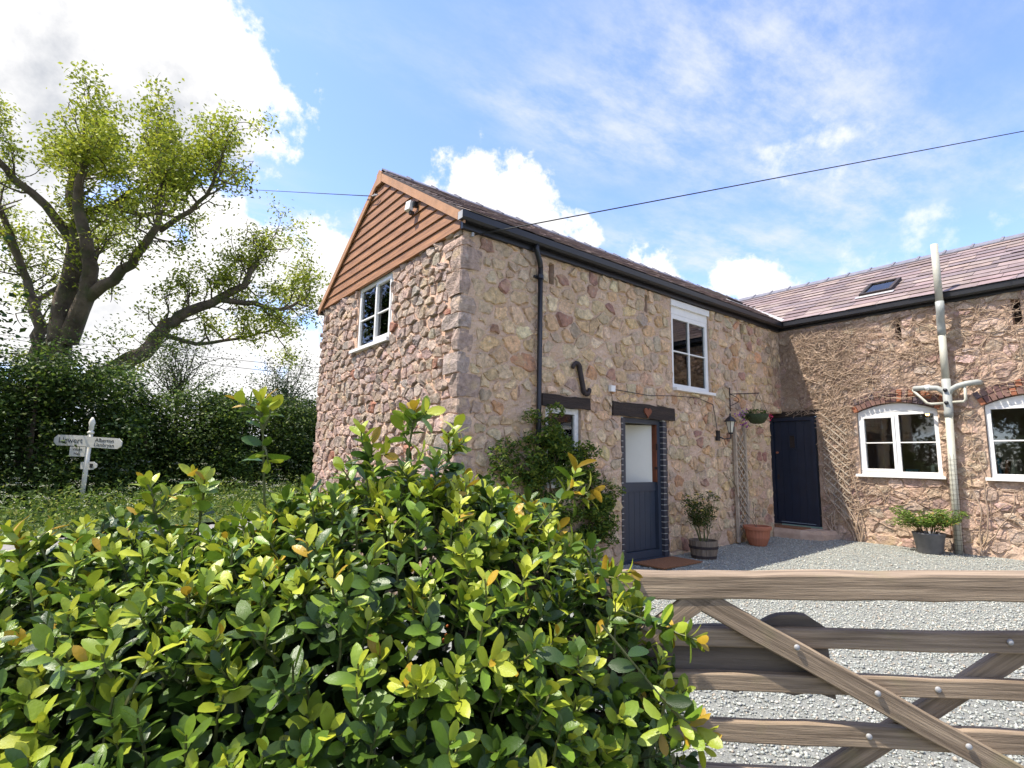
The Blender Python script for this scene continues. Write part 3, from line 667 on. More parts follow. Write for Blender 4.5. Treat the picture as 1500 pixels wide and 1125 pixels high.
# roof lights
def skylight(P0, eu, et, en, u0, u1, t0, t1, roof):
    def pl(a, b, d): return tuple(P0+eu*a+et*b+en*d)
    f = sub('skylight', lambda mb: frame(pl, u0, t0, u1, t1, .055, .0, .085, mb), 'iron', roof)
    sub('pane', lambda mb: bar_box(pl, u0+.056, t0+.056, u1-.056, t1-.056, .05, .06, mb), 'glass', roof).parent = f
    sub('flashing', lambda mb: bar_box(pl, u0-.05, t0-.12, u1+.05, t0-.002, .034, .044, mb), 'lead', f)
    sub('blind', lambda mb: bar_box(pl, u0+.057, t0+.057, u1-.057, t1-.057, .022, .03, mb), 'room', f)
skylight(V3(0, 7.77, 4.40), V3(1, 0, 0), e_w, n_w, 1.40, 1.95, .72, 1.48, wroof)
skylight(V3(.14, 0, 4.40), V3(0, 1, 0), e_m, n_m, 7.15, 7.75, 1.0, 1.75, mroof)
# gutters
def gutter(path0, path1, out, parent):
    p0, p1, o_ = np.array(path0), np.array(path1), np.array(out, float); pr = [(0, 0), (0, -.085), (.02, -.10), (.085, -.10), (.112, -.075), (.112, .005), (.106, .005), (.104, -.07), (.08, -.092), (.022, -.092), (.006, -.08), (.006, 0)]
    P = [q+o_*a+V3(0, 0, b) for q in (p0, p1) for a, b in pr]; n = len(pr)
    mb = MB(); mb.add(P, [(i, (i+1) % n, n+(i+1) % n, n+i) for i in range(n)]+[(0, 1, 2, 3, 4, 5, 6, 7, 8, 9, 10, 11)[::-1], tuple(range(n, 2*n))]); return part('gutter', mb, 'black', parent)
gut = gutter((.06, -.13, 4.385), (.06, 7.86, 4.385), (1, 0, 0), cottage)
mb = MB(); mb.box((.07, -.132, 4.29), (.168, -.131, 4.385)); part('stop_end', mb, 'lead', gut)
mb = MB(); mb.box((.004, -.05, 4.22), (.058, 7.86, 4.37)); part('fascia', mb, 'black', cottage)
gutter((.18, 7.86, 4.385), (12, 7.86, 4.385), (0, -1, 0), wing)
mb = MB(); mb.box((.0, 7.862, 4.24), (12, 7.898, 4.36)); part('fascia', mb, 'black', wing)
gutter((-4.93, -.10, 4.27), (-4.93, 12, 4.27), (-1, 0, 0), cottage)
# downpipe
mb = MB(); pp = [(.12, 1.07, 4.30), (.12, 1.07, 4.20), (.075, 1.17, 4.08), (.075, 1.18, 4.0)]
mb.tube(pp, .036, 10); mb.tube([(.075, 1.18, 4.02), (.075, 1.18, .0)], .034, 10)
dp = part('downpipe', mb, 'black', cottage, True)
for zz in (3.86, 2.0): sub('pipe_clip', lambda m_: m_.tube([(.075, 1.18, zz), (.075, 1.18, zz+.05)], .042, 10).box((.0, 1.10, zz+.01), (.05, 1.26, zz+.04)), 'black', dp)

# iron wall tie, junction box, wire clip
mb = MB(); path = []
for k in range(9): t = R(200-k*26); path.append((.045, 1.885+.065*math.cos(t), 2.745+.065*math.sin(t)))
path += [(.045, 1.97, 2.66), (.045, 2.0, 2.55), (.045, 2.02, 2.47)]
for k in range(9): t = R(185+k*26); path.append((.045, 2.085+.06*math.cos(t), 2.455+.06*math.sin(t)))
mb.tube(path, [.018]+[.028]*3+[.036]*(len(path)-8)+[.03]*3+[.016], 8); ti = part('iron_wall_tie', mb, 'iron', None, True)
mb = MB(); mb.tube([(.0, 1.985, 2.6), (.045, 1.985, 2.6)], .012, 6); part('tie_bar', mb, 'iron', ti); tag(ti, 'rusty S shaped iron tie on the yard wall', 'wall tie')
mb = MB(); mb.box((.018, 2.57, 2.48), (.075, 2.66, 2.57)); o = part('junction_box', mb, 'white'); tag(o, 'small white junction box on the stone wall above the doorway', 'junction box')
mb = MB(); mb.tube([(.02, 2.62, 2.47)]+[(.02, 2.62+.03*math.sin(k*.9), 2.47-.05*k) for k in range(6)], .004, 5); part('cable_tail', mb, 'wire', o)
mb = MB(); mb.tube([(.034, 2.66, 2.52), (.036, 3.5, 2.50), (.036, 4.1, 2.55), (.036, 4.8, 2.58), (.036, 5.28, 2.50), (.036, 5.34, 2.30), (.036, 5.40, 2.0)], .006, 5); tag(part('wall_cable', mb, 'wire'), 'thin dark cable clipped across the stones towards the lantern', 'cable')
# security light on the boards
t = thing('floodlight', 'small pale floodlight with sensor fixed to the gable boards', 'light', (-1.2, -.06, 4.90))
mb = MB(); mb.obox((-1.2, -.145, 4.93), (.05, .01, 0), (-.004, .028, -.01), (0, .01, .065)); part('lamp_head', mb, 'oldwhite', t)
mb = MB(); mb.tube([(-1.16, -.05, 4.97), (-1.16, -.12, 4.96)], .014, 6).obox((-1.13, -.09, 4.95), (.025, 0, 0), (0, .03, 0), (0, 0, .04)); part('bracket', mb, 'black', t)
mb = MB(); mb.obox((-1.17, -.12, 4.83), (.028, 0, 0), (0, .03, 0), (0, 0, .022)); part('sensor', mb, 'iron', t)

# ------------------------------------------------------------------ the wing wall
W1 = (1.37, 1.28, 2.60, 2.60); W2 = (3.20, 1.28, 4.45, 2.62); W3 = (5.6, 1.28, 6.85, 2.62)
D2 = (-.30, -.3, .66, 2.50)
WS = [(2.09, 3.72, 2.18, 4.12), (3.66, 3.72, 3.77, 4.12), (5.4, 3.72, 5.5, 4.12)]
ww_ = wall_sheet('wing_wall', -.30, 12, -.2, EAVE+.1, [W1, W2, W3, D2]+WS, wx, .4, 'mortar_w', wing, .018, .04, seed=9)
for s in WS: sub('vent_slit', lambda mb: bar_box(wx, s[0]-.01, s[1]-.01, s[2]+.01, s[3]+.01, -.30, -.2, mb), 'iron', wing)
wpal = [(.53, .38, .28), (.55, .41, .31), (.49, .36, .275), (.58, .45, .35), (.46, .32, .255)]
AR = [(w_[0]-.1, w_[3]-.16, w_[2]+.1, w_[3]+.24) for w_ in (W1, W2, W3)]
cells = rubble(.0, 12, -.15, EAVE, .27, [W1, W2, W3, D2]+WS+AR, rg, asp=1.35)
wst = lay_stones(cells, wx, .018, .006, wpal, [.3, .25, .2, .1, .15], rg, rough=.9, sunk=True)
emit_stones([(ww_, wst)], 170)
sub('lintel', lambda mb: bar_box(wx, -.34, 2.44, .72, 2.56, -.12, .02, mb), 'lintel', wing)
for wi, (a0, b0, a1, b1) in enumerate((W1, W2, W3)):
    spring = b1-.15; mid = (a0+a1)/2
    if wi == 0: lights = [(a0+.06, mid-.03, True), (mid+.03, a1-.06, False)]
    else: lights = [(a0+.06, a1-.06, False)]
    wo = window(wx, wing, a0+.01, b0+.05, a1-.01, spring, lights, .05, [.51], sl=.06, sr=.06, t=.06)
    def arc(x, rise): return spring+rise*(1-((x-mid)/((a1-a0)/2))**2)
    n = 14; P = [wx(a0+.01, spring+.001, -.045), wx(a1-.01, spring+.001, -.045)]+[wx(x, arc(x, .145), -.045) for x in np.linspace(a1-.01, a0+.01, n)]
    mb = MB(); mb.prism(P, (0, -1, 0), .06); part('arched_head', mb, 'white', wo)
    # two rings of arch bricks
    rad = ((a1-a0)**2/4+.15**2)/(2*.15); cz = spring+.15-rad; th0 = math.asin(((a1-a0)/2+.02)/rad)
    for ring_ in range(2):
        r0 = rad+.012+ring_*.118; nb = 17
        for k in range(nb):
            t0 = -th0+2*th0*k/nb+.006; t1 = -th0+2*th0*(k+1)/nb-.004
            q = [wx(mid+r*math.sin(t_), cz+r*math.cos(t_), .022+.006*rg.random()) for r, t_ in ((r0, t0), (r0, t1), (r0+.106, t1), (r0+.106, t0))]
            mb = MB(); c = random.choice([(.16, .085, .075), (.20, .11, .085), (.13, .095, .10), (.33, .12, .06), (.22, .14, .12)]); mb.prism(q, (0, -1, 0), .10, c); part('brick', mb, 'brick', wo)
    # fill behind the bricks above the head
    P = [wx(x, arc(x, .15), -.09) for x in np.linspace(a0, a1, n)]+[wx(a1, b1+.002, -.09), wx(a0, b1+.002, -.09)]
    mb = MB(); mb.prism(P, (0, -1, 0), .05); part('arch_soffit', mb, 'mortar_w', wo)
dark_room(wx, .95, .2, 8, 3.0, 2.6, wing)
# back door with its peep window
a0, b0, a1, b1 = -.26, .30, .63, 2.43
d2 = sub('plank_door', lambda mb: (bar_box(wx, a0+.07, b0+.04, a1-.07, b1-.07, -.06, -.02, mb)), 'navy', wing)
sub('door_frame', lambda mb: frame(wx, a0, b0, a1, b1, .07, -.10, .03, mb, tb=.035), 'navy', d2)
for k in range(5):
    x0 = a0+.075+k*.148; sub('board', lambda mb: bar_box(wx, x0+.002, b0+.045, x0+.146, b1-.075, -.0195, -.005, mb), 'navy', d2)
ps = sub('peep_window', lambda mb: frame(wx, .11, 1.80, .25, 2.08, .018, -.006, .02, mb), 'navy', d2)
mb = MB(); bar_box(wx, .128, 1.818, .232, 2.062, -.004, .002, mb); part('peep_pane', mb, 'lintel', d2)
mb = MB(); mb.tube([wx(-.13, 1.72, -.005), wx(-.13, 1.72, .025)], .022, 10); part('door_knob', mb, 'terracotta', d2)
mb = MB(); bar_box(wx, -.15, 1.18, -.11, 1.28, -.005, .01, mb); part('lock_plate', mb, 'iron', d2)
mb = MB(); mb.box((-.42, 7.30, -.1), (-.27, 7.95, 2.6)); part('niche_wall', mb, 'mortar_y', cottage)
st = MB(); P = []
ring = [(-.34, 7.92), (-.36, 7.42), (.05, 7.22), (.52, 7.26), (.86, 7.42), (.98, 7.9)]
for zz, sc in ((-.1, 1.0), (.20, .98), (.265, .94)): P += [(.3+(x-.3)*sc+random.uniform(-.01, .01), 7.92+(y-7.92)*sc, zz) for x, y in ring]
n = 6; st.add(P, [(r*n+i, r*n+(i+1) % n, (r+1)*n+(i+1) % n, (r+1)*n+i) for r in range(2) for i in range(n)]+[tuple(range(12, 18))]); part('door_step', st, 'mortar_w', wing)
def doormat(x0, y0, x1, y1, z, label, rot=0.):
    mb = MB(); c = np.array([(x0+x1)/2, (y0+y1)/2, z+.009]); a = R(rot)
    mb.obox(c, ((x1-x0)/2*math.cos(a), (x1-x0)/2*math.sin(a), 0), (-(y1-y0)/2*math.sin(a), (y1-y0)/2*math.cos(a), 0), (0, 0, .009)); tag(part('doormat', mb, 'coir'), label, 'doormat')
doormat(-.20, 7.40, .50, 7.78, .266, 'brown doormat on the stone step of the navy plank door')
doormat(.10, 2.98, .62, 3.92, ground_z(.3, 3.5)+.012, 'brown doormat on the gravel before the open stable door')

# soil pipe with branches
vp = thing('soil_vent_pipe', 'pale grey plastic soil vent pipe with two branch arms', 'pipe', (2.72, 7.75, .08))
Y = 7.76
def T(name, path, r, m, n=12, par=vp): mb = MB(); mb.tube(path, r, n); return part(name, mb, m, par, True)
T('upper_pipe', [(2.83, 7.62, 5.22), (2.83, 7.62, 4.18)], .055, 'vent', 14)
T('offset_bend', [(2.83, 7.62, 4.22), (2.83, 7.62, 4.06), (2.80, 7.70, 3.92), (2.79, Y, 3.80), (2.79, Y, 3.68)], [.062, .06, .058, .06, .062], 'vent2', 14)
T('stack_pipe', [(2.79, Y, 3.72), (2.785, Y, 2.90)], .055, 'vent', 14)
bo = T('branch_fitting', [(2.785, Y, 2.93), (2.785, Y, 2.40), (2.78, Y, 2.38), (2.78, Y, 2.30)], [.063, .063, .066, .063], 'vent2', 14)
T('branch_arm', [(2.785, Y, 2.62), (2.74, Y, 2.73), (2.66, Y, 2.79), (2.50, Y, 2.81), (2.35, Y, 2.81), (2.33, Y+.12, 2.81)], .045, 'vent2', 12)
T('branch_arm', [(2.785, Y, 2.62), (2.84, Y, 2.75), (2.93, Y, 2.80), (3.05, Y, 2.83), (3.18, Y, 2.84), (3.20, Y+.12, 2.84)], .045, 'vent2', 12)
T('collar', [(2.50, Y, 2.81), (2.56, Y, 2.81)], .050, 'white', 12)
for zz in (2.74, 2.53): T('access_cap', [(2.78, Y-.06, zz), (2.78, Y-.085, zz)], .03, 'black', 12)
T('waste_pipe', [(2.30, Y+.1, 2.80), (2.32, Y, 2.78), (2.50, Y, 2.55), (2.56, Y, 2.53), (2.76, Y, 2.53)], .022, 'vent', 8)
T('waste_pipe', [(3.02, Y, 2.80), (3.02, Y, 2.58), (2.99, Y, 2.54), (2.80, Y, 2.54)], .022, 'vent', 8)
T('lower_pipe', [(2.78, Y, 2.34), (2.745, Y, .06)], .055, 'vent', 14)
mb = MB()
for k in range(20):
    zz = .09+k*.08; mb.tube([(2.75+.001*k+.066*math.cos(t), Y+.066*math.sin(t), zz+random.uniform(-.006, .006)) for t in np.linspace(0, 6.283, 11)], .0022, 3, False)
for j in range(8):
    t = j/8*6.283; mb.tube([(2.747+.00045*k*4+.066*math.cos(t+.02*random.random()), Y+.066*math.sin(t), .09+k*.32) for k in range(6)], .0022, 3, False)
part('wire_mesh', mb, 'iron', vp)

# things on the wing's sills, seen through the glass
def sill_z(): return 1.335
def book(x, h, th, lean, m, label):
    mb = MB(); y = 8.10; c, s = math.cos(lean), math.sin(lean)
    mb.obox((x+s*h/2, y, sill_z()+h/2*c+.004), (th/2*c, 0, -th/2*s), (0, .08, 0), (s*h/2, 0, c*h/2)); tag(part('book', mb, m), label, 'book', None)
mb = MB(); mb.box((.97, 8.02, 1.285), (6.9, 8.36, 1.33)); part('inner_sill', mb, 'white', wing)
book(3.30, .30, .03, -.03, 'bluepot', 'upright slim blue book on the kitchen sill behind the pale books')
book(3.36, .27, .035, .14, 'terracotta', 'brown book leaning on the kitchen sill')
book(3.43, .28, .04, .20, 'paper', 'thick cream book leaning rightmost on the kitchen sill')
mb = MB(); mb.lathe([(.05, 0), (.052, .02), (.052, .09), (.045, .10), (.05, .105), (.05, .118), (.012, .125), (.012, .14)], (3.78, 8.12, sill_z()), 16); tag(part('storage_jar', mb, 'oldwhite', None, True), 'small pale lidded jar beside the books on the sill', 'jar')
for x, y, lab in ((2.12, 8.1, 'blue glazed pot on the sill behind the casement mullion'), (1.78, 8.12, 'blue glazed bowl behind the opening casement')):
    mb = MB(); mb.lathe([(.07, 0), (.10, .03), (.105, .10), (.09, .10), (.085, .06)], (x, y, sill_z()), 18); tag(part('glazed_pot', mb, 'bluepot', None, True), lab, 'pot')
mb = MB(); mb.lathe([(.045, 0), (.05, .01), (.035, .08), (.02, .14), (.022, .17)], (2.42, 8.1, sill_z()), 14); tag(part('glass_bottle', mb, 'oldwhite', None, True), 'small white bottle on the casement window sill', 'bottle')
for x, y in ((2.13, 9.2), (2.42, 9.0)):
    mb = MB(); mb.tube([(x, y, 3.0), (x, y, 2.52)], .004, 5); t = thing('pendant_lamp', 'small glowing pendant bulb hanging in the wing room', 'lamp', (x, y, 2.45), 'pendant bulbs in the wing'); part('flex', mb, 'wire', t)
    mb = MB(); mb.lathe([(.008, .07), (.03, .045), (.034, .02), (.02, 0)][::-1], (x, y, 2.45), 10); part('bulb', mb, 'bulb', t, True)

# ------------------------------------------------------------------ leaves
def rand_rot(n, rng, up=.0):
    """n random frames (d: length axis, s: side, nn: normal); up biases normals upwards"""
    nn = rng.normal(0, 1, (n, 3)); nn[:, 2] = np.abs(nn[:, 2])*(1+up)+up; nn /= np.linalg.norm(nn, axis=1, keepdims=True)
    a = rng.normal(0, 1, (n, 3)); d = a-nn*(a*nn).sum(1, keepdims=True); d /= np.linalg.norm(d, axis=1, keepdims=True)
    return d, np.cross(nn, d), nn
def leaf_cloud(name, P, size, asp, cols, m, rng, up=.6, parent=None, frames=None):
    """small folded leaves: 4 verts, 2 triangles each"""
    n = len(P); d, s, nn = frames if frames else rand_rot(n, rng, up); sz = (np.asarray(size)*np.ones(n))[:, None]
    V = np.empty((n, 4, 3)); V[:, 0] = P-d*sz*.5; V[:, 2] = P+d*sz*.5
    V[:, 1] = P+s*sz*asp*.5+nn*sz*.10-d*sz*.05; V[:, 3] = P-s*sz*asp*.5+nn*sz*.10-d*sz*.05
    F = np.array([(0, 1, 2), (0, 2, 3)]); FF = (np.arange(n)[:, None, None]*4+F[None]).reshape(-1, 3)
    C = np.repeat(np.broadcast_to(cols, (n, 3)), 4, 0)
    me = np_mesh(name, V.reshape(-1, 3), FF, M[m], C); o = put(name, me)
    if parent is not None: o.parent = parent; o.matrix_parent_inverse = Matrix.Translation(-Vector(parent.location))
    return o
def mixcol(rng, n, pal, wts, jit=.12):
    return np.array(pal)[rng.choice(len(pal), n, p=wts)]*(1+rng.normal(0, jit, (n, 1)))

# ---- the foreground holly bush
def leaf_template(bend, fold, wid):
    V = [(0, 0, 0)]
    for t, w in ((.12, .45), (.38, .92), (.66, 1.), (.88, .62)):
        z = -bend*t*t
        V += [(t, -w*wid, z+fold*w*wid), (t, 0, z), (t, w*wid, z+fold*w*wid)]
    V.append((1, 0, -bend))
    F = [(0, 1, 2), (0, 2, 3)]
    for r in range(3): a = 1+3*r; F += [(a, a+3, a+1), (a+1, a+3, a+4), (a+1, a+4, a+2), (a+2, a+4, a+5)]
    F += [(10, 13, 11), (11, 13, 12)]
    return np.array(V), np.array(F)
def bush():
    rng = np.random.default_rng(5)
    E = [(-.33, 1.78, .54, .80, .72, .82), (-1.14, 1.74, .38, .78, .74, .80), (-2.15, 1.75, .0, .85, .75, .72), (-.02, 1.46, .56, .30, .30, .50), (-.75, 1.5, .42, .6, .5, .72)]
    E = [np.array(e) for e in E]
    root = thing('holly_bush', 'large glossy yellow green leaved bush growing in front of the gate', 'bush', uw(-.6, 1.75, -.06))
    pts = []; nrm = []
    for i, e in enumerate(E):
        n = 3300 if i < 3 else (800 if i == 3 else 1900)
        d = rng.normal(0, 1, (n, 3)); d /= np.linalg.norm(d, axis=1, keepdims=True); p = e[:3]+d*e[3:]; g = d/e[3:]; g /= np.linalg.norm(g, axis=1, keepdims=True)
        p = p+g*rng.normal(.0, .035, (n, 1))
        ok = np.ones(n, bool)
        for j, f in enumerate(E):
            if j != i: ok &= (((p-f[:3])/f[3:])**2).sum(1) > .96
        ok &= (p[:, 2] > .05) & ((g[:, 1] < .45) | (p[:, 2] > .9)) & (p[:, 1] > .85)
        pts.append(p[ok]); nrm.append(g[ok])
    p = np.concatenate(pts); g = np.concatenate(nrm)
    print('shoots', len(p))
    lv = []                                   # (pos, dir, normal, len, color)
    stems = MB()
    def to_world(q): return np.array([CAM[0]+UU[0]*q[0]+WW[0]*q[1], CAM[1]+UU[1]*q[0]+WW[1]*q[1], q[2]])
    def vec_world(q): return np.array([UU[0]*q[0]+WW[0]*q[1], UU[1]*q[0]+WW[1]*q[1], q[2]])
    def shoot(base, dirn, ln, nl, young, rmin=.003, tipc=0.):
        dirn = dirn/np.linalg.norm(dirn); tip = base+dirn*ln
        stems.tube([base, base+dirn*ln*.5+rng.normal(0, .004, 3), tip], [.004, rmin, .002], 4, False)
        a = np.cross(dirn, [0, 0, 1.]); a = a/(np.linalg.norm(a)+1e-6); b = np.cross(dirn, a); ph = rng.random()*6.28
        for k in range(nl):
            f = (k+.5)/nl; t = f**.6; ang = ph+k*2.4; rad = math.cos(ang)*a+math.sin(ang)*b
            spread = (1.0-.62*f)*rng.uniform(.8, 1.2)
            d = dirn*(1-.75*spread)+rad*spread+np.array([0, 0, .08]); d /= np.linalg.norm(d)
            nn = dirn-d*np.dot(dirn, d)+rng.normal(0, .15, 3); nn -= d*np.dot(nn, d); nn /= np.linalg.norm(nn)+1e-6
            y = np.clip(young*(.35+.9*f)+rng.normal(0, .12), 0, 1)
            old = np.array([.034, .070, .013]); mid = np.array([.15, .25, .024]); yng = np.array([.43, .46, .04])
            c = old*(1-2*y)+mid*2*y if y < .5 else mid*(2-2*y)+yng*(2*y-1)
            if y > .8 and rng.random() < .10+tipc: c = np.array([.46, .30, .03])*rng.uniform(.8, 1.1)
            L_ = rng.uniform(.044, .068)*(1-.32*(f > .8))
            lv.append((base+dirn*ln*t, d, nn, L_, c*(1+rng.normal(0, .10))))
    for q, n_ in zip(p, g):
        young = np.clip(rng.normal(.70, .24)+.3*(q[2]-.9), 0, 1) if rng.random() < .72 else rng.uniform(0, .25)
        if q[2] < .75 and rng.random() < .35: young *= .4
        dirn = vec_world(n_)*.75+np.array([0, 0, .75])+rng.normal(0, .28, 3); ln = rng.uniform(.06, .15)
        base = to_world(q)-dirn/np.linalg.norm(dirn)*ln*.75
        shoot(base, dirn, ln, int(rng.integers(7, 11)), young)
    # long leaders that stand above the bush (base pixel, tip pixel, distance)
    for bx, by, tx, ty, w, nl in ((388, 770, 384, 590, 1.62, 16), (585, 760, 607, 600, 1.66, 14), (545, 700, 536, 655, 1.7, 9), (290, 780, 300, 715, 1.65, 9), (640, 720, 665, 655, 1.7, 9), (240, 790, 222, 735, 1.6, 8), (925, 900, 985, 925, 1.38, 10), (910, 950, 1005, 1065, 1.2, 10), (840, 860, 885, 835, 1.5, 9), (800, 760, 835, 715, 1.6, 9), (60, 860, 30, 800, 1.5, 9)):
        b_, t_ = at_w(bx, by, w), at_w(tx, ty, w); dv_ = t_-b_; l_ = np.linalg.norm(dv_)
        stems.tube([b_-dv_*.3, b_+dv_*.5, t_], [.0042, .0036, .002] if bx < 800 else [.0026, .0022, .0016], 5, False)
        shoot(t_-dv_/l_*.09, dv_, .10, nl, .95, tipc=.25)
        for k in range(3):
            sd = dv_/l_+rng.normal(0, .55, 3); shoot(t_-dv_*(.12+.1*k), sd, .085, 7, .9, tipc=.25)
        for k in range(5):
            f = .1+.14*k; d = rng.normal(0, 1, 3); d[2] = .3; d /= np.linalg.norm(d); nn = np.cross(d, rng.normal(0, 1, 3)); nn /= np.linalg.norm(nn)
            lv.append((b_+dv_*f, d, nn*np.sign(nn[2]), .062, np.array([.05, .11, .02])))
    # older leaves deep inside, the interior shade put into their darker colour
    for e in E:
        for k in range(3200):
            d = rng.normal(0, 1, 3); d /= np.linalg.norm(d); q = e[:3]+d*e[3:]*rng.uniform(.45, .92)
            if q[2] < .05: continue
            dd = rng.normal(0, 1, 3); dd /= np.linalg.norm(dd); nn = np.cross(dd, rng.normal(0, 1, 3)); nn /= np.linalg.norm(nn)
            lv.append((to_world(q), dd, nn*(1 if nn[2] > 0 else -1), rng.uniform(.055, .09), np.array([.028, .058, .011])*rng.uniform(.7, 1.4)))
    # main stems
    part('twigs', stems, 'greenstem', root)
    for u, w in ((-.4, 1.8), (-.25, 1.7), (-1.2, 1.75), (-1.3, 1.9), (-2.1, 1.75), (.05, 1.6)):
        mb = MB(); b_ = uw(u, w, -.1); mb.tube([b_, b_+V3(.03, .02, .4), b_+V3(-.02, .05, .8), b_+V3(.04, .0, 1.05)], [.022, .018, .013, .007], 7); part('stem', mb, 'twig', root, True)
    for k in range(60):                        # bare branches glimpsed between the leaves
        e = E[rng.integers(3)]; d = rng.normal(0, 1, 3); d[1] = -abs(d[1]); d /= np.linalg.norm(d); q0 = to_world(e[:3]+V3(0, 0, -.2)); q1 = to_world(e[:3]+d*e[3:]*.98)
        stems2 = MB(); stems2.tube([q0, (q0+q1)/2+rng.normal(0, .05, 3), q1], [.009, .006, .003], 5, False)
        if k < 14: part('branch', stems2, 'twig', root)
    variants = [leaf_template(b_, f_, w_) for b_, f_, w_ in ((.12, .25, .22), (.25, .15, .25), (-.06, .35, .21), (.35, .3, .23), (.05, .1, .26))]
    P = np.array([l[0] for l in lv]); D = np.array([l[1] for l in lv]); N_ = np.array([l[2] for l in lv]); S_ = np.cross(N_, D); Ln = np.array([l[3] for l in lv]); C_ = np.clip(np.array([l[4] for l in lv]), .008, .7)
    pr = proj(P); inside = (pr[:, 0] > 5) & (pr[:, 0] < 1495) & (pr[:, 1] < 1120) & (pr[:, 1] > 0); dist = np.where(inside, pr[:, 2]/Ln, 1e9)
    # single leaves: the largest and least hidden, a coarse depth buffer decides
    cell = {}
    order = np.argsort(pr[:, 2])
    for i in order:
        if not inside[i]: continue
        key = (int(pr[i, 0]//16), int(pr[i, 1]//16)); cell.setdefault(key, i)
    front = np.array(sorted(cell.values(), key=lambda i: dist[i])[:298]); single = np.zeros(len(P), bool); single[front] = True
    meshes = {}
    for i in front:
        vi = int(rng.integers(5)); ci = tuple(np.round(C_[i]*12)/12*1.0) if False else None
        y = int(np.clip(C_[i][0]/.09, 0, 4)); key = (vi, y)
        if key not in meshes:
            V, F = variants[vi]; meshes[key] = np_mesh('leaf', V, F, M['leaf'], np.repeat(C_[i][None], len(V), 0), True)
        mw = Matrix(((D[i][0]*Ln[i], S_[i][0]*Ln[i], N_[i][0]*Ln[i], P[i][0]), (D[i][1]*Ln[i], S_[i][1]*Ln[i], N_[i][1]*Ln[i], P[i][1]), (D[i][2]*Ln[i], S_[i][2]*Ln[i], N_[i][2]*Ln[i], P[i][2]), (0, 0, 0, 1)))
        o = put('leaf', meshes[key]); o.parent = root; o.matrix_parent_inverse = Matrix.Translation(-Vector(root.location)); o.matrix_basis = mw
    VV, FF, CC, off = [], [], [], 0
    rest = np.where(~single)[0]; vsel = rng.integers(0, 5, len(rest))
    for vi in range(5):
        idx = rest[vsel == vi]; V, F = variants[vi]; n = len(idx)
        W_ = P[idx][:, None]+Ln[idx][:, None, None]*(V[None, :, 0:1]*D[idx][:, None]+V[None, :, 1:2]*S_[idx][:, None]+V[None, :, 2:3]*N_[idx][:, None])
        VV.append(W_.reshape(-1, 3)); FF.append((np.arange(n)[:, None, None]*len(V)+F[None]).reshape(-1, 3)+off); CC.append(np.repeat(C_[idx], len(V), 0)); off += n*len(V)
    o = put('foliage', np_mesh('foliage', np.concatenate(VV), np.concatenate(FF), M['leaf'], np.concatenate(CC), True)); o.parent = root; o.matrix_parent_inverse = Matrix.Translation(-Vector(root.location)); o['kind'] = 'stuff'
    # clusters of orange berries
    rb = np.random.default_rng(3)
    for px, py, w in ((200, 1075, 1.16), (150, 850, 1.45), (585, 920, 1.3), (390, 1040, 1.2), (640, 930, 1.33)):
        mb = MB(); c = at_w(px, py, w)
        for k in range(9): mb.lathe([(.001, -.004), (.0036, -.002), (.0036, .002), (.001, .004)], c+rb.normal(0, .011, 3), 6, (.45, .14, .03))
        part('berries', mb, 'flower', root, True)
bush()

# ------------------------------------------------------------------ field gate
GA = CAM+ray(870, 838)*1.72; GG = V3(.735, .679, 0); GG /= np.linalg.norm(GG); GT = R(2.7)
GX = GG*math.cos(GT)+V3(0, 0, math.sin(GT)); GN = V3(GG[1], -GG[0], 0); GZ = np.cross(GX, GN)*-1
if GZ[2] < 0: GZ = -GZ
gate = thing('field_gate', 'weathered grey brown timber field gate with bolted diagonal braces', 'gate', GA+GX*1.2+V3(0, 0, -1.17))
def gmat(s, v, d): p = GA+GX*s+GZ*v+GN*d; return Matrix(((GX[0], -GN[0], GZ[0], p[0]), (GX[1], -GN[1], GZ[1], p[1]), (GX[2], -GN[2], GZ[2], p[2]), (0, 0, 0, 1)))
def plank(name, s0, v0, s1, v1, h, th, d, m='oak', seed=0, parent=gate):
    """a sawn board from (s0,v0) to (s1,v1) on its centre line in the gate's plane, slightly uneven"""
    Lg = math.hypot(s1-s0, v1-v0); an = math.atan2(v1-v0, s1-s0); r_ = random.Random(seed); n = max(6, int(Lg/.12)); mb = MB(); P = []
    for i in range(n+1):
        x = Lg*i/n-Lg/2; a, b = r_.uniform(-.0025, .0025), r_.uniform(-.0025, .0025); e = .004
        P += [(x, -th/2, -h/2+a+e), (x, -th/2+e, -h/2+a), (x, th/2, -h/2+a), (x, th/2, h/2+b), (x, -th/2+e, h/2+b), (x, -th/2, h/2+b-e)]
    k = 6; F = [(i*k+j, (i+1)*k+j, (i+1)*k+(j+1) % k, i*k+(j+1) % k) for i in range(n) for j in range(k)]+[tuple(range(k)), tuple(n*k+j for j in range(k-1, -1, -1))]
    mb.add(P, F); o = put(name, mb.mesh(name, M[m]))
    o.parent = parent; o.matrix_parent_inverse = Matrix.Translation(-Vector(parent.location))
    o.matrix_basis = gmat((s0+s1)/2, (v0+v1)/2, d) @ Matrix.Rotation(-an, 4, 'Y') @ Matrix.Translation((0, 0, 0)); return o
S0, S1 = -.25, 2.75
plank('top_rail', S0, -.036, S1, -.034, .070, .086, 0, seed=1)
for k, (v, h) in enumerate(((-.187, .053), (-.312, .051), (-.447, .058), (-.572, .056), (-.70, .056), (-.85, .06))): plank('rail', S0, v, S1, v, h, .03, 0, seed=2+k)
plank('brace', .265, -.045, 1.42, -.70, .062, .022, .0275, seed=20)
plank('brace', .345, -.045, -.20, -.44, .062, .022, .0275, seed=21)
plank('brace', 1.44, .0-.06, .40, -.72, .060, .024, -.029, seed=22)
plank('brace', 1.46, -.08, 2.6, -.80, .060, .024, .029, seed=23)
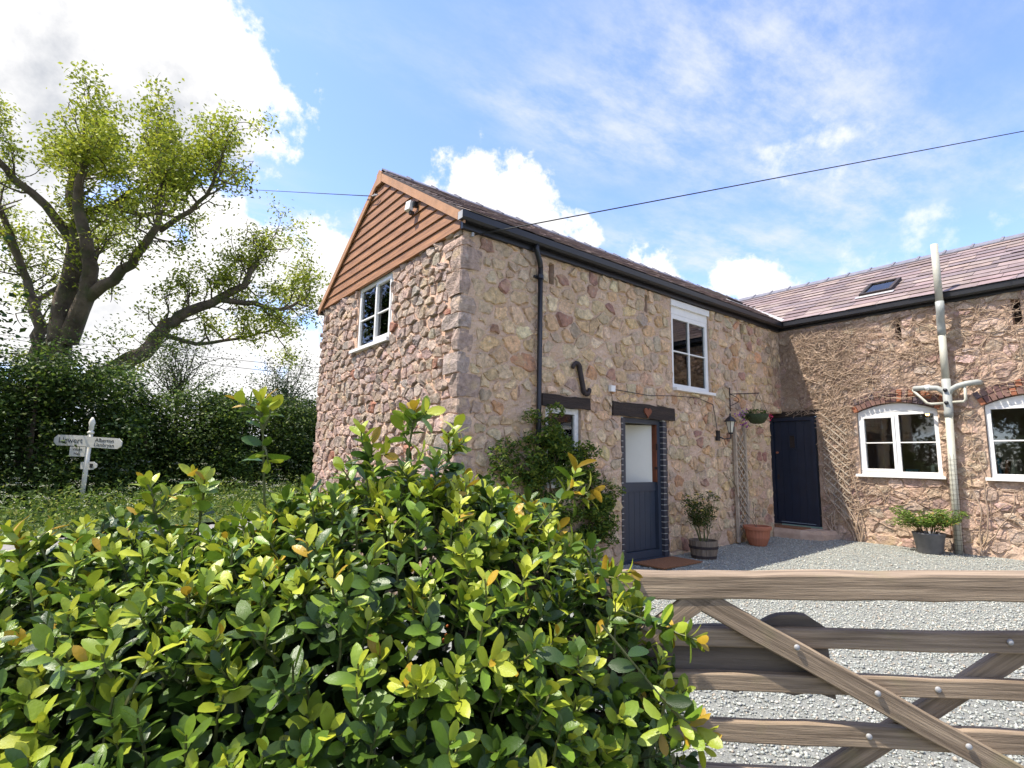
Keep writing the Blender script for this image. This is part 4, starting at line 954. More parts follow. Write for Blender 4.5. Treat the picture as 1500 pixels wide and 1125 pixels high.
plank('end_post', S0, -.95, S0, .03, .085, .06, 0, seed=24); plank('end_post', S1, -.95, S1, .10, .10, .07, 0, seed=25)
for s, v, d in ((.572, -.200, .042), (.773, -.318, .042), (.985, -.445, .042), (1.14, -.182, .016), (.941, -.312, .016), (.748, -.442, .016)):
    mb = MB(); mb.lathe([(.0085, 0), (.0085, .002), (.0065, .005), (.002, .0065)], (0, 0, 0), 12); o = put('bolt_head', mb.mesh('bolt_head', M['zinc'], True))
    o.parent = gate; o.matrix_parent_inverse = Matrix.Translation(-Vector(gate.location)); o.matrix_basis = gmat(s, v, d) @ Matrix.Rotation(R(90), 4, 'X')
for s, lab in ((S0-.13, 'square oak gatepost hidden in the bush at the latch end of the gate'), (S1+.15, 'square oak hanging post at the far end of the gate')):
    mb = MB(); mb.box((-.07, -.07, -1.3), (.07, .07, .12)); mb.add([(-.07, -.07, .121), (.07, -.07, .121), (.07, .07, .121), (-.07, .07, .121), (0, 0, .16)], [(0, 1, 4), (1, 2, 4), (2, 3, 4), (3, 0, 4)])
    o = put('gate_post', mb.mesh('gate_post', M['oakdark'])); o.matrix_basis = gmat(s, 0, 0); tag(o, lab, 'post')
# waney-edged slab fixed behind the rails
def slab():
    r_ = random.Random(4); top = []; bot = []
    for i in range(15):
        s = -.1+i*(.78/14); top.append((s, -.165+.004*r_.uniform(-1, 1))); bot.append((s, -.338+.012*r_.uniform(-1, 1)-.008*i/14))
    top = [q for q in top if q[0] < .5]+[(.50, -.150), (.528, -.135), (.55, -.128), (.60, -.125), (.63, -.129), (.66, -.150), (.675, -.160)]
    bot = [q for q in bot if q[0] < .64]+[(.685, -.362)]
    poly = bot+top[::-1]; mb = MB(); n = len(poly)
    P = [(s, -.016, v) for s, v in poly]+[(s, .016, v) for s, v in poly]
    mb.add(P, [tuple(range(n)), tuple(range(2*n-1, n-1, -1))]+[(i, n+i, n+(i+1) % n, (i+1) % n) for i in range(n)])
    o = put('wooden_slab', mb.mesh('wooden_slab', M['oakdark'])); o.matrix_basis = gmat(0, 0, -.034); tag(o, 'rough waney edged wooden board fixed behind the gate rails', 'board')
slab()

# ------------------------------------------------------------------ climbers, pots, lantern
def shrub_leaves(name, blobs, n, size, pal, wts, m, seed, parent, asp=.5, up=.5, shell=.55):
    rng = np.random.default_rng(seed); out = []; tot = sum(b[3]*b[4]*b[5] for b in blobs)
    for b in blobs:
        k = max(4, int(n*b[3]*b[4]*b[5]/tot)); d = rng.normal(0, 1, (k, 3)); d /= np.linalg.norm(d, axis=1, keepdims=True)
        out.append(np.array(b[:3])+d*np.array(b[3:])*(rng.uniform(shell, 1.05, (k, 1))))
    P = np.concatenate(out); n = len(P); return leaf_cloud(name, P, rng.uniform(.7, 1.25, n)*size, asp, mixcol(rng, n, pal, wts), m, rng, up, parent)
GREEN = [(.035, .075, .016), (.07, .13, .02), (.13, .20, .03), (.24, .29, .04)]
def climber():
    rng = np.random.default_rng(8)
    t = thing('climbing_shrub', 'leafy green climbing shrub on the wall around the small window', 'shrub', (.25, 1.3, -.03))
    blobs = []
    for k in range(150):
        y = rng.uniform(.30, 2.45); zt = 2.22-abs(y-1.25)*.75 if y < 1.6 else 2.0-(y-1.6)*1.0
        if y > 2.0: zt = min(zt, 1.3)
        z_ = rng.uniform(.3, zt)
        if 1.36 < y < 2.0 and z_ > 1.75 and rng.random() < .8: continue
        blobs.append((rng.uniform(.06, .30), y, z_, .11, .15, .10))
    shrub_leaves('foliage', blobs, 19000, .055, GREEN, [.14, .28, .32, .26], 'foliage', 4, t)['kind'] = 'stuff'
    for k in range(7):
        mb = MB(); y = 1.2+rng.normal(0, .12); path = [(.1, y, -.08)]
        for j in range(6): path.append((.06+.1*rng.random(), path[-1][1]+rng.normal(0, .14), .3*(j+1)+.05*rng.random()))
        mb.tube(path, [.016, .014, .012, .010, .008, .006, .003], 5); part('stem', mb, 'twig', t)
climber()
# hanging basket, bracket, lantern
t = thing('basket_bracket', 'rusty scrolled iron bracket holding the hanging basket', 'bracket', (.03, 5.86, 2.40))
mb = MB(); mb.tube([(.03, 5.86, 2.42), (.03, 5.86, 2.86)], .011, 6); part('wall_bar', mb, 'iron', t)
mb = MB(); mb.tube([(.03, 5.86, 2.74), (.20, 6.02, 2.745), (.40, 6.22, 2.76)], .009, 6); part('arm', mb, 'iron', t)
mb = MB(); mb.tube([(.03+.12*math.sin(k*.35)*.9, 5.86+.12*math.sin(k*.35), 2.74-.22*(1-k/9)) for k in range(10)], .007, 5); part('scroll', mb, 'iron', t)
BX, BY, BZ = .36, 6.18, 2.22
t = thing('hanging_basket', 'green lined hanging basket with purple and red flowers', 'flower basket', (BX, BY, BZ))
mb = MB(); mb.lathe([(.07, -.02), (.12, .0), (.17, .07), (.20, .145), (.19, .15), (.02, .14)], (BX, BY, BZ), 20); part('basket', mb, 'green', t, True)
mb = MB()
for k in range(3):
    a = k*2.1+.4; mb.tube([(BX+.195*math.cos(a), BY+.195*math.sin(a), BZ+.15), (BX+.02, BY+.03, 2.75)], .003, 4)
part('chain', mb, 'iron', t)
shrub_leaves('foliage', [(BX, BY, BZ+.19, .19, .19, .06), (BX-.12, BY-.15, BZ+.12, .1, .1, .1), (BX+.05, BY+.2, BZ+.13, .08, .12, .05)], 420, .045, GREEN, [.3, .4, .2, .1], 'foliage', 2, t, up=.8)['kind'] = 'stuff'
rf = np.random.default_rng(6)
fp = np.concatenate([rf.normal((BX-.17, BY-.22, BZ+.13), (.05, .05, .06), (34, 3)), rf.normal((BX-.14, BY-.17, BZ-.02), (.03, .03, .03), (16, 3)), rf.normal((BX+.10, BY+.27, BZ+.11), (.025, .03, .025), (16, 3))])
fc = np.concatenate([np.tile((.34, .08, .40), (50, 1)), np.tile((.62, .03, .12), (16, 1))])
leaf_cloud('flowers', fp, .04, .9, fc, 'flower', rf, .2, t)['kind'] = 'stuff'
LX, LY, LZ = .17, 5.60, 2.02
t = thing('wall_lantern', 'black coach lantern on a bracket beside the narrow trellis', 'lantern', (.02, 5.45, 1.86))
mb = MB(); mb.lathe([(.038, 0), (.045, .02), (.02, .03)], (LX, LY, LZ-.03), 12); mb.tube([(LX, LY, LZ-.10), (LX, LY, LZ-.02)], [.008, .014], 8); part('lantern_base', mb, 'black', t)
mb = MB(); mb.lathe([(.040, 0), (.078, .19)], (LX, LY, LZ), 6); part('lantern_glass', mb, 'lampglass', t)
for k in range(6):
    a = k*math.pi/3; mb = MB(); mb.tube([(LX+.043*math.cos(a), LY+.043*math.sin(a), LZ-.005), (LX+.082*math.cos(a), LY+.082*math.sin(a), LZ+.195)], .006, 5); part('lantern_bar', mb, 'black', t)
mb = MB(); mb.lathe([(.105, .19), (.10, .205), (.065, .25), (.025, .285), (.012, .30), (.016, .315), (.004, .35)], (LX, LY, LZ), 12); part('lantern_cap', mb, 'black', t)
mb = MB(); mb.tube([(.02, 5.43, 1.95), (.10, 5.50, 1.90), (LX, LY, 1.92), (LX, LY, 1.99)], [.014, .011, .011, .012], 7); mb.obox((.022, 5.43, 1.96), (.018, 0, 0), (0, .045, 0), (0, 0, .09)); part('lantern_bracket', mb, 'black', t)
# narrow trellis against the yard wall
t = thing('narrow_trellis', 'tall narrow grey lattice trellis standing against the yard wall', 'trellis', (.05, 6.05, .06))
for y in (5.90, 6.24):
    mb = MB(); mb.box((.05, y-.022, .10), (.10, y+.022, 2.14)); part('upright', mb, 'trellis', t)
for k in range(12):
    z0 = .14+k*.145
    for sgn, xx in ((1, .066), (-1, .086)):
        mb = MB(); a, b = V3(xx, 5.915, z0 if sgn > 0 else z0+.30), V3(xx, 6.225, z0+.30 if sgn > 0 else z0); d = (b-a)/2
        mb.obox((a+b)/2, d, (.007, 0, 0), (0, 0, .016)); part('lath', mb, 'trellis', t)
# expanding trellis on the wing wall
t = thing('diamond_trellis', 'diamond lattice trellis fixed to the wing wall beside the navy door', 'trellis', (1.0, 7.86, .5))
for k in range(11):
    z0 = .50+k*.155
    for sgn, dd in ((1, .04), (-1, .055)):
        mb = MB(); a = V3(.78, L-dd, z0 if sgn > 0 else z0+.42); b = V3(1.20, L-dd, z0+.42 if sgn > 0 else z0); d = (b-a)/2; q = np.cross(d/np.linalg.norm(d), V3(0, 1, 0))*.009
        mb.obox((a+b)/2, d, (0, .006, 0), q); part('lath', mb, 'trellis', t)
# bare creeper over the wing wall
def creeper():
    rng = np.random.default_rng(12); t = thing('bare_creeper', 'tangle of bare pale creeper stems covering the wing wall', 'climbing plant', (1.5, 7.8, .05))
    def walk(x, z, ang, n, r, step, wob):
        P = [(x, z)]; 
        for i in range(n):
            ang += rng.normal(0, wob); x += step*math.cos(ang); z += step*math.sin(ang)
            if z > 4.2 or z < .05 or x < .03 or x > 11.5: break
            if any(w_[0]-.03 < x < w_[2]+.03 and w_[1]-.06 < z < w_[3]+.04 for w_ in (W1, W2, W3)) or (-.3 < x < .68 and z < 2.45): break
            P.append((x, z))
        return P
    bl = [MB() for _ in range(24)]; main = 0
    def lay(P, r, mb):
        if len(P) < 3: return
        off = .018+rng.random()*.03; k = len(P)
        mb.tube([wx(a, b, off+.012*math.sin(i*.7+a*9)+r) for i, (a, b) in enumerate(P)], [r*(1-.65*i/k) for i in range(k)], 4, False)
    for (x, z) in ((1.28, .10), (1.22, .12), (1.32, .1), (3.0, .1), (4.9, .1), (7.2, .1), (.85, .25), (.95, .2)):      # old trunks
        for k in range(3):
            P = walk(x, z, R(rng.uniform(75, 115)), 40, .012, .08, .16); mb = MB(); lay(P, .012, mb)
            if mb.v: part('main_stem', mb, 'vine', t)
    for k in range(2600):
        x = rng.uniform(.05, 1.4) if rng.random() < .34 else rng.uniform(.1, 6.5); z = rng.uniform(.35, 4.15)
        if z < 1.2 and rng.random() < .6: continue
        if x > 2.9 and rng.random() < .2: continue
        ang = R(rng.choice([38, 145, 88, 10, 172, 60], p=[.34, .14, .16, .12, .12, .12])+rng.normal(0, 12))
        lay(walk(x, z, ang, int(rng.integers(6, 26)), .004, .045, .22), rng.uniform(.003, .0085), bl[int(min(11.9, max(0, x))*2)])
    for mb in bl:
        if mb.v: part('stems', mb, 'vine', t)['kind'] = 'stuff'
    # the same plant feathers onto the yard wall at the inner corner
    mb = MB()
    for k in range(120):
        y = 7.85-abs(rng.normal(0, .28)); z = rng.uniform(2.6, 4.1); a = R(rng.choice([125, 60, 100])+rng.normal(0, 15)); P = [(y, z)]
        for i in range(12):
            a += rng.normal(0, .2); y += .04*math.cos(a); z += .04*math.sin(a)
            if y > 7.88 or z > 4.15 or z < 2.56: break
            P.append((y, z))
        if len(P) > 2: mb.tube([yx(p, q, .028) for p, q in P], .003, 3, False)
    part('corner_stems', mb, 'vine', t)['kind'] = 'stuff'
creeper()
# half barrel with a yellow rose
bxp = on_x(1027, 815, .48); BXX, BYY = .42, 4.26; bz = ground_z(BXX, BYY)
t = thing('half_barrel', 'oak half barrel planter with a rusty hoop beside the stable door', 'planter', (BXX, BYY, bz))
for k in range(16):
    a0_, a1_ = 2*math.pi*k/16+.012, 2*math.pi*(k+1)/16-.012; mb = MB(); P = []
    for r, zz in ((.18, 0), (.205, .13), (.215, .27)):
        for a in (a0_, a1_):
            P += [(BXX+r*math.cos(a), BYY+r*math.sin(a), bz+zz), (BXX+(r-.02)*math.cos(a), BYY+(r-.02)*math.sin(a), bz+zz)]
    F = []
    for q in (0, 4): F += [(q, q+2, q+6, q+4), (q+1, q+5, q+7, q+3), (q, q+4, q+5, q+1), (q+2, q+3, q+7, q+6)]
    F += [(8, 10, 11, 9), (0, 1, 3, 2)]; mb.add(P, F); part('stave', mb, 'barrel', t)
for zz, r in ((.15, .213), (.012, .187)): sub('hoop', lambda mb: mb.lathe([(r, 0), (r+.006, .04), (r-.004, .04), (r-.01, 0)], (BXX, BYY, bz+zz), 28), 'iron', t)
sub('soil', lambda mb: mb.lathe([(.19, 0), (.19, .01), (.05, .03)], (BXX, BYY, bz+.22), 16), 'soil', t)
t = thing('yellow_rose', 'leggy rose bush with small yellow blooms growing in the half barrel', 'rose', (BXX, BYY, bz+.24)); rr = np.random.default_rng(31); tips = []
for k in range(11):
    a = rr.uniform(0, 6.28); sp = rr.uniform(.04, .2); h = rr.uniform(.4, .72); mb = MB(); b_ = V3(BXX+.05*math.cos(a), BYY+.05*math.sin(a), bz+.23); e_ = b_+V3(sp*math.cos(a), sp*math.sin(a)-.03, h)
    mb.tube([b_, (b_+e_)/2+rr.normal(0, .02, 3), e_], [.006, .005, .003], 5); part('cane', mb, 'greenstem', t); tips += [e_, b_+(e_-b_)*.75, b_+(e_-b_)*.55]
shrub_leaves('foliage', [(p[0], p[1], p[2], .085, .085, .07) for p in tips], 2600, .036, [(.04, .07, .018), (.075, .12, .025), (.14, .17, .03), (.2, .16, .04)], [.4, .35, .18, .07], 'foliage', 5, t)['kind'] = 'stuff'
for k in range(11):
    p = tips[k*3]+rr.normal(0, .03, 3); mb = MB(); mb.lathe([(.006, -.012), (.02, -.002), (.026, .010), (.016, .016), (.006, .012)], p, 9, (.72, .56, .12)); part('bloom', mb, 'flower', t, True)
# terracotta pot with a bare twig
px_, py_ = .36, 6.02; pz = ground_z(px_, py_)
t = thing('terracotta_pot', 'fluted terracotta pot with a bare climbing twig by the trellis', 'pot', (px_, py_, pz))
mb = MB(); mb.lathe([(.125, 0), (.14, .02), (.185, .14), (.20, .27)], (px_, py_, pz), 48, None, .022); part('pot_body', mb, 'terracotta', t)
mb = MB(); mb.lathe([(.205, .268), (.228, .275), (.232, .325), (.222, .335), (.195, .332), (.19, .28)], (px_, py_, pz), 32); part('rim', mb, 'terracotta', t)
mb = MB(); mb.lathe([(.19, .285), (.188, .292), (.05, .30)], (px_, py_, pz), 20); part('soil', mb, 'soil', t)
for pth in ([(px_, py_, pz+.28), (px_-.12, py_-.08, pz+.5), (.10, 5.83, .95), (.08, 5.70, 1.25), (.07, 5.60, 1.6), (.06, 5.50, 1.85)], [(px_, py_, pz+.28), (.2, 6.2, .62), (.08, 6.42, .78), (.06, 6.72, .72)], [(.10, 5.83, .95), (.07, 5.72, 1.2), (.06, 5.52, 1.32)]):
    mb = MB(); qq = [np.array(a_)+(np.array(b_)-np.array(a_))*f_/3+np.random.default_rng(int(f_*7+a_[2]*100)).normal(0, .018, 3)*(f_ > 0) for a_, b_ in zip(pth[:-1], pth[1:]) for f_ in range(3)]+[np.array(pth[-1])]; mb.tube(qq, [.006-.004*i_/len(qq) for i_ in range(len(qq))], 5); part('twig', mb, 'twig', t)
# grey plastic pot with a leafy plant at the foot of the soil pipe
qx, qy = 2.43, 7.52; qz = ground_z(qx, qy)
t = thing('plastic_pot', 'scuffed grey black plastic pot at the foot of the soil pipe', 'pot', (qx, qy, qz))
mb = MB(); mb.lathe([(.165, 0), (.17, .01), (.215, .29), (.225, .30), (.225, .325), (.208, .325), (.20, .27)], (qx, qy, qz), 28); part('pot_body', mb, 'pot', t, True)
mb = MB(); mb.lathe([(.20, .27), (.199, .275), (.05, .285)], (qx, qy, qz), 20); part('soil', mb, 'soil', t)
t = thing('potted_shrub', 'low spreading bright green shrub growing in the grey plastic pot', 'plant', (qx, qy, qz+.27)); rr = np.random.default_rng(14); tips = []
for k in range(30):
    a = rr.uniform(0, 6.28); sp = rr.uniform(.12, .52); h = rr.uniform(.16, .40); mb = MB(); b_ = V3(qx+.08*math.cos(a), qy+.08*math.sin(a), qz+.27); e_ = b_+V3(sp*math.cos(a), -abs(sp*math.sin(a))*.6+.05, h)
    mb.tube([b_, (b_+e_)/2+V3(0, 0, .05), e_], [.005, .004, .002], 4); part('stem', mb, 'twig', t); tips.append(e_); tips.append(b_+(e_-b_)*.7+V3(0, 0, .03))
shrub_leaves('foliage', [(p[0], min(p[1], 7.72), p[2], .11, .09, .06) for p in tips], 3000, .06, [(.06, .12, .02), (.13, .22, .035), (.24, .33, .06), (.33, .20, .04)], [.25, .42, .29, .04], 'foliage', 6, t, .3, .9)['kind'] = 'stuff'

# ------------------------------------------------------------------ fingerpost
t = thing('fingerpost', 'leaning cream fingerpost road sign with village names in the verge', 'signpost', (-12.4, -3.27, .03))
base = V3(-12.4, -3.27, .0); rt = V3(UU[0], UU[1], 0); fw = V3(WW[0], WW[1], 0); top_z = 2.36
lean = rt*.014; PT = lambda z: base+lean*z+V3(0, 0, z)
mb = MB(); mb.tube([PT(-.1), PT(1.95)], .055, 12); part('post', mb, 'signwhite', t, True)
mb = MB(); mb.lathe([(.075, 0), (.075, .05), (.05, .06), (.04, .10), (.06, .12), (.055, .2), (.075, .28), (.05, .36), (.02, .42)], PT(1.93), 12); part('finial', mb, 'signwhite', t, True)
def text_mesh(body, size, parent, org, ex, ez, align='CENTER'):
    cu = bpy.data.curves.new('lettering', 'FONT'); cu.body = body; cu.size = size; cu.align_x = align; cu.align_y = 'CENTER'; cu.extrude = .002
    to = bpy.data.objects.new('tmp_text', cu); COL.objects.link(to); dg = bpy.context.evaluated_depsgraph_get(); me = bpy.data.meshes.new_from_object(to.evaluated_get(dg)); bpy.data.objects.remove(to)
    me.materials.clear(); me.materials.append(M['ink']); ey = np.cross(ez, ex)
    for v in me.vertices: p = org+ex*v.co[0]+ez*v.co[1]-ey*v.co[2]*0+np.cross(ex, ez)*v.co[2]; v.co = p
    o = put('lettering', me); o.parent = parent
    if parent.parent is None: o.matrix_parent_inverse = Matrix.Translation(-Vector(parent.location))
    return o
def finger(z, s0, s1, h, point, lines, tilt=0., size=.11, name='finger_board'):
    ex = rt*math.cos(tilt)+V3(0, 0, math.sin(tilt)); c = PT(z)-fw*.075; up_ = np.cross(ex, fw)*1.0
    if up_[2] < 0: up_ = -up_
    q = [(s0, -h/2), (s1, -h/2), (s1, h/2), (s0, h/2)]
    if point > 0: q = [(s0, -h/2), (s1-.09, -h/2), (s1, -h*.2), (s1, h*.2), (s1-.09, h/2), (s0, h/2)]
    if point < 0: q = [(s0+.09, -h/2), (s1, -h/2), (s1, h/2), (s0+.09, h/2), (s0, h*.2), (s0, -h*.2)]
    mb = MB(); mb.prism([c+ex*a+up_*b for a, b in q], -fw, .03); b_ = part(name, mb, 'signwhite', t)
    n = len(lines)
    for i, l in enumerate(lines): text_mesh(l, size, b_, c-fw*.002+ex*((s0+s1)/2)+up_*(h*(.5-(i+.5)/n)*.86), ex, up_)
finger(1.74, -.86, -.0, .27, -1, ['Llewert'], R(-1.0), .2); finger(1.72, .0, .88, .27, 1, ['Alberton', 'Llanbryan'], R(-2.5), .135)
finger(1.47, -.42, -.03, .25, 0, ['Village', 'Hall'], R(0), .1)
finger(1.12, .09, .32, .2, 1, [], 0, .16); mb = MB(); mb.obox(PT(1.12)-fw*.083+rt*.19, rt*.035, fw*.006, (0, 0, .05)); part('waymark', mb, 'ink', t); finger(1.12, -.09, -.02, .18, 0, [], 0)

# ------------------------------------------------------------------ trees and hedgerow
def grow(path, r0, r1, mb, n=6):
    k = len(path); mb.tube(path, [r0+(r1-r0)*i/(k-1) for i in range(k)], n, False)
TREE_W = 25.
def ash():
    rng = np.random.default_rng(17); t = thing('ash_tree', 'tall spreading ash tree with thin yellow green foliage above the hedgerow', 'tree', at_w(62, 680, TREE_W)*V3(1, 1, 0)+V3(0, 0, .03))
    px = TREE_W/FPX
    limbs = [([(52, 690), (56, 620), (66, 570), (84, 520)], 30, 24, 0),
             ([(84, 525), (95, 440), (112, 385), (118, 320), (106, 278), (118, 250), (134, 228), (142, 208)], 20, 3, 0), ([(100, 500), (138, 430), (153, 380), (147, 315), (163, 270), (175, 238)], 16, 3, -1.5),
             ([(78, 540), (48, 520), (45, 480), (30, 440), (14, 408), (-10, 370), (-40, 320)], 14, 3, 1), ([(112, 360), (86, 308), (48, 263), (19, 218), (-5, 190)], 9, 2, -2),
             ([(70, 590), (140, 550), (200, 515), (218, 480), (242, 457), (288, 438), (332, 408), (346, 375), (354, 348)], 17, 3, 1.5), ([(300, 432), (345, 437), (372, 440), (388, 430), (398, 410)], 6, 1.5, 2),
             ([(136, 440), (180, 412), (224, 382), (252, 343), (268, 300), (275, 265)], 11, 2, -1), ([(120, 312), (160, 300), (204, 268), (222, 238), (224, 212)], 7, 2, .5), ([(162, 300), (200, 312), (237, 298), (254, 268), (262, 225)], 5, 1.5, 1),
             ([(60, 590), (30, 572), (0, 545), (-40, 500), (-70, 440)], 13, 3, -1), ([(252, 345), (300, 318), (335, 290), (350, 255)], 5, 1.5, -.5), ([(215, 485), (250, 500), (300, 490), (340, 470)], 5, 1.5, 2.5),
             ([(118, 300), (82, 250), (72, 215), (64, 192)], 6, 1.5, 2), ([(30, 440), (60, 390), (66, 340), (50, 290)], 5, 1.5, 3), ([(14, 408), (0, 300), (3, 240), (10, 180)], 6, 2, -2)]
    tr = MB(); br = MB(); ends = []
    fwd = CM[2]
    def P3(x, y, dz): return at_w(x, y, TREE_W)+fwd*dz
    for i, (pl, r0, r1, dz) in enumerate(limbs):
        pts = []; k = len(pl)
        b0_ = {6: 1.36, 7: -.4, 9: .17, 11: -.84, 12: .79, 14: .7, 15: .93}.get(i, 0.)
        for j, (x, y) in enumerate(pl): pts.append(P3(x, y, b0_+dz*j/(k-1)*1.4))
        # smooth
        fine = []
        for j in range(k-1):
            for q in range(3): fine.append(pts[j]+(pts[j+1]-pts[j])*q/3+rng.normal(0, .05, 3)*(j > 0))
        fine.append(pts[-1]); grow(fine, r0*px*.82, r1*px*.82, tr if i == 0 else br, 9)
        if i == 0: continue
        m = len(fine)
        def twigs(p, d, ln, r, lev):
            d = d/np.linalg.norm(d); path = [p]
            for q in range(4): d = d+rng.normal(0, .22, 3)+V3(0, 0, .06); d /= np.linalg.norm(d); path.append(path[-1]+d*ln/4)
            grow(path, r, r*.35, br, 4)
            if lev == 0: ends.append(path[-1]); ends.append(path[2]); return
            for q in range(3): twigs(path[2+q], d+rng.normal(0, .75, 3), ln*.62, r*.5, lev-1)
        for j in range(3, m):
            f = j/m; 
            for q in range(1 if f < .5 else 2):
                d = (fine[j]-fine[j-1]); d = d/np.linalg.norm(d)+rng.normal(0, .8, 3); twigs(fine[j], d, rng.uniform(1.1, 2.1)*(1-.3*f), .04+.03*(1-f), 1 if f < .4 else (2 if rng.random() < .45 else 1))
        twigs(fine[-1], fine[-1]-fine[-2], 1.8, .035, 2)
    part('trunk', tr, 'bark', t, True); part('limbs', br, 'bark', t, True)
    E_ = np.array(ends); n = 24; keep = rng.random(len(E_)) < .60; E_ = E_[keep]
    sp = rng.normal(0, 1, (len(E_), n, 3))*np.array([.30, .30, .22]); P = (E_[:, None]+sp).reshape(-1, 3); tone = np.repeat(rng.normal(0, .22, len(E_)), n)
    c = mixcol(rng, len(P), [(.28, .33, .03), (.40, .44, .045), (.50, .52, .06), (.17, .22, .03)], [.32, .36, .20, .12])*(1+tone)[:, None]
    o = leaf_cloud('crown', P, rng.uniform(.13, .24, len(P)), .5, np.clip(c, .02, .6), 'foliage', rng, .3, t); o['kind'] = 'stuff'; print('ash leaves', len(P))
    # ivy sleeve on the trunk
    k = 2500; f = rng.random(k); base_ = P3(54, 680, 0); top_ = P3(88, 500, 0); q = base_+(top_-base_)*f[:, None]+rng.normal(0, .42, (k, 3))*np.array([1, 1, .5])
    leaf_cloud('ivy', q, .16, .7, mixcol(rng, k, [(.03, .06, .012), (.07, .12, .02), (.13, .19, .03)], [.5, .35, .15]), 'foliage', rng, .3, t)['kind'] = 'stuff'
ash()
def hedgerow():
    rng = np.random.default_rng(23)
    labs = ['dense dark green hedgerow shrub beyond the lane']
    for k in range(15):
        tt = -14+k*3.3; c = lane_pt(tt, 7.6+rng.uniform(-.4, .6)); h = 4.0+rng.uniform(-.4, .6); w_ = 2.0
        t = thing('hedgerow_shrub', labs[0], 'shrub', (c[0], c[1], .03), 'shrubs of the hedgerow along the lane')
        mb = MB()
        for q in range(4): a = rng.uniform(0, 6.28); mb.tube([(c[0]+.15*math.cos(a), c[1]+.15*math.sin(a), -.05), (c[0]+.5*math.cos(a), c[1]+.5*math.sin(a), h*.5), (c[0]+.9*math.cos(a), c[1]+.9*math.sin(a), h*.85)], [.07, .05, .02], 6)
        part('trunk', mb, 'bark', t)
        near = -12 < tt < 26; n = 32000 if near else 6000; size = .125 if near else .24
        nb = 130; B = np.stack([c[0]+LD[0]*rng.uniform(-2.3, 2.3, nb)+LN[0]*rng.uniform(-1.3, 1.2, nb), c[1]+LD[1]*rng.uniform(-2.3, 2.3, nb)+LN[1]*rng.uniform(-1.3, 1.2, nb), h*rng.uniform(.08, .92, nb)], 1)
        bi = rng.integers(nb, size=n); d = rng.normal(0, 1, (n, 3)); d /= np.linalg.norm(d, axis=1, keepdims=True); P = B[bi]+d*np.array([.72, .72, .6])*rng.uniform(.45, 1.05, (n, 1)); P[:, 2] = np.maximum(P[:, 2], .05)
        tone = rng.normal(0, .22, nb)[bi]; cc = mixcol(rng, n, [(.034, .064, .013), (.062, .108, .018), (.11, .165, .025), (.18, .22, .035)], [.36, .36, .2, .08])*(1+tone)[:, None]
        leaf_cloud('crown', P, rng.uniform(.7, 1.3, n)*size, .6, np.clip(cc, .012, .4), 'foliage', rng, .5, t)['kind'] = 'stuff'
        # wispy leading shoots
        m = 500; nb = 14; Q = np.stack([c[0]+rng.uniform(-1.8, 1.8, nb), c[1]+rng.uniform(-1.8, 1.8, nb), h+rng.uniform(-.2, .9, nb)], 1); P = Q[rng.integers(nb, size=m)]+rng.normal(0, .22, (m, 3))
        leaf_cloud('top_shoots', P, .085, .55, mixcol(rng, m, [(.06, .10, .02), (.12, .17, .03)], [.6, .4]), 'foliage', rng, .4, t)['kind'] = 'stuff'
    # two open thorn trees standing out of the hedge
    for (px, py, w_, hh, lab) in ((255, 500, 22., 2.9, 'open twiggy thorn tree rising from the hedgerow beside the ash'), (415, 545, 25., 2.6, 'small thin topped tree in the hedgerow next to the cottage gable')):
        b_ = at_w(px, 640, w_); t = thing('thorn_tree', lab, 'tree', (b_[0], b_[1], .03)); mb = MB(); ends = []
        mb.tube([(b_[0], b_[1], 0), (b_[0], b_[1], 4.0)], [.12, .07], 6)
        for k in range(26):
            d = rng.normal(0, 1, 3); d[2] = abs(d[2])+.5; d /= np.linalg.norm(d); p0 = V3(b_[0], b_[1], rng.uniform(3.0, 4.0)); path = [p0]
            for q in range(5): d = d+rng.normal(0, .25, 3); d /= np.linalg.norm(d); path.append(path[-1]+d*hh/5); ends.append(path[-1])
            mb.tube(path, [.03, .025, .02, .015, .01, .006], 4, False)
        part('trunk', mb, 'bark', t); E_ = np.array(ends); n = 36; P = (E_[:, None]+rng.normal(0, .2, (len(E_), n, 3))).reshape(-1, 3)
        leaf_cloud('crown', P, .10, .6, mixcol(rng, len(P), [(.045, .075, .016), (.08, .12, .022), (.15, .18, .035)], [.45, .38, .17]), 'foliage', rng, .4, t)['kind'] = 'stuff'
hedgerow()
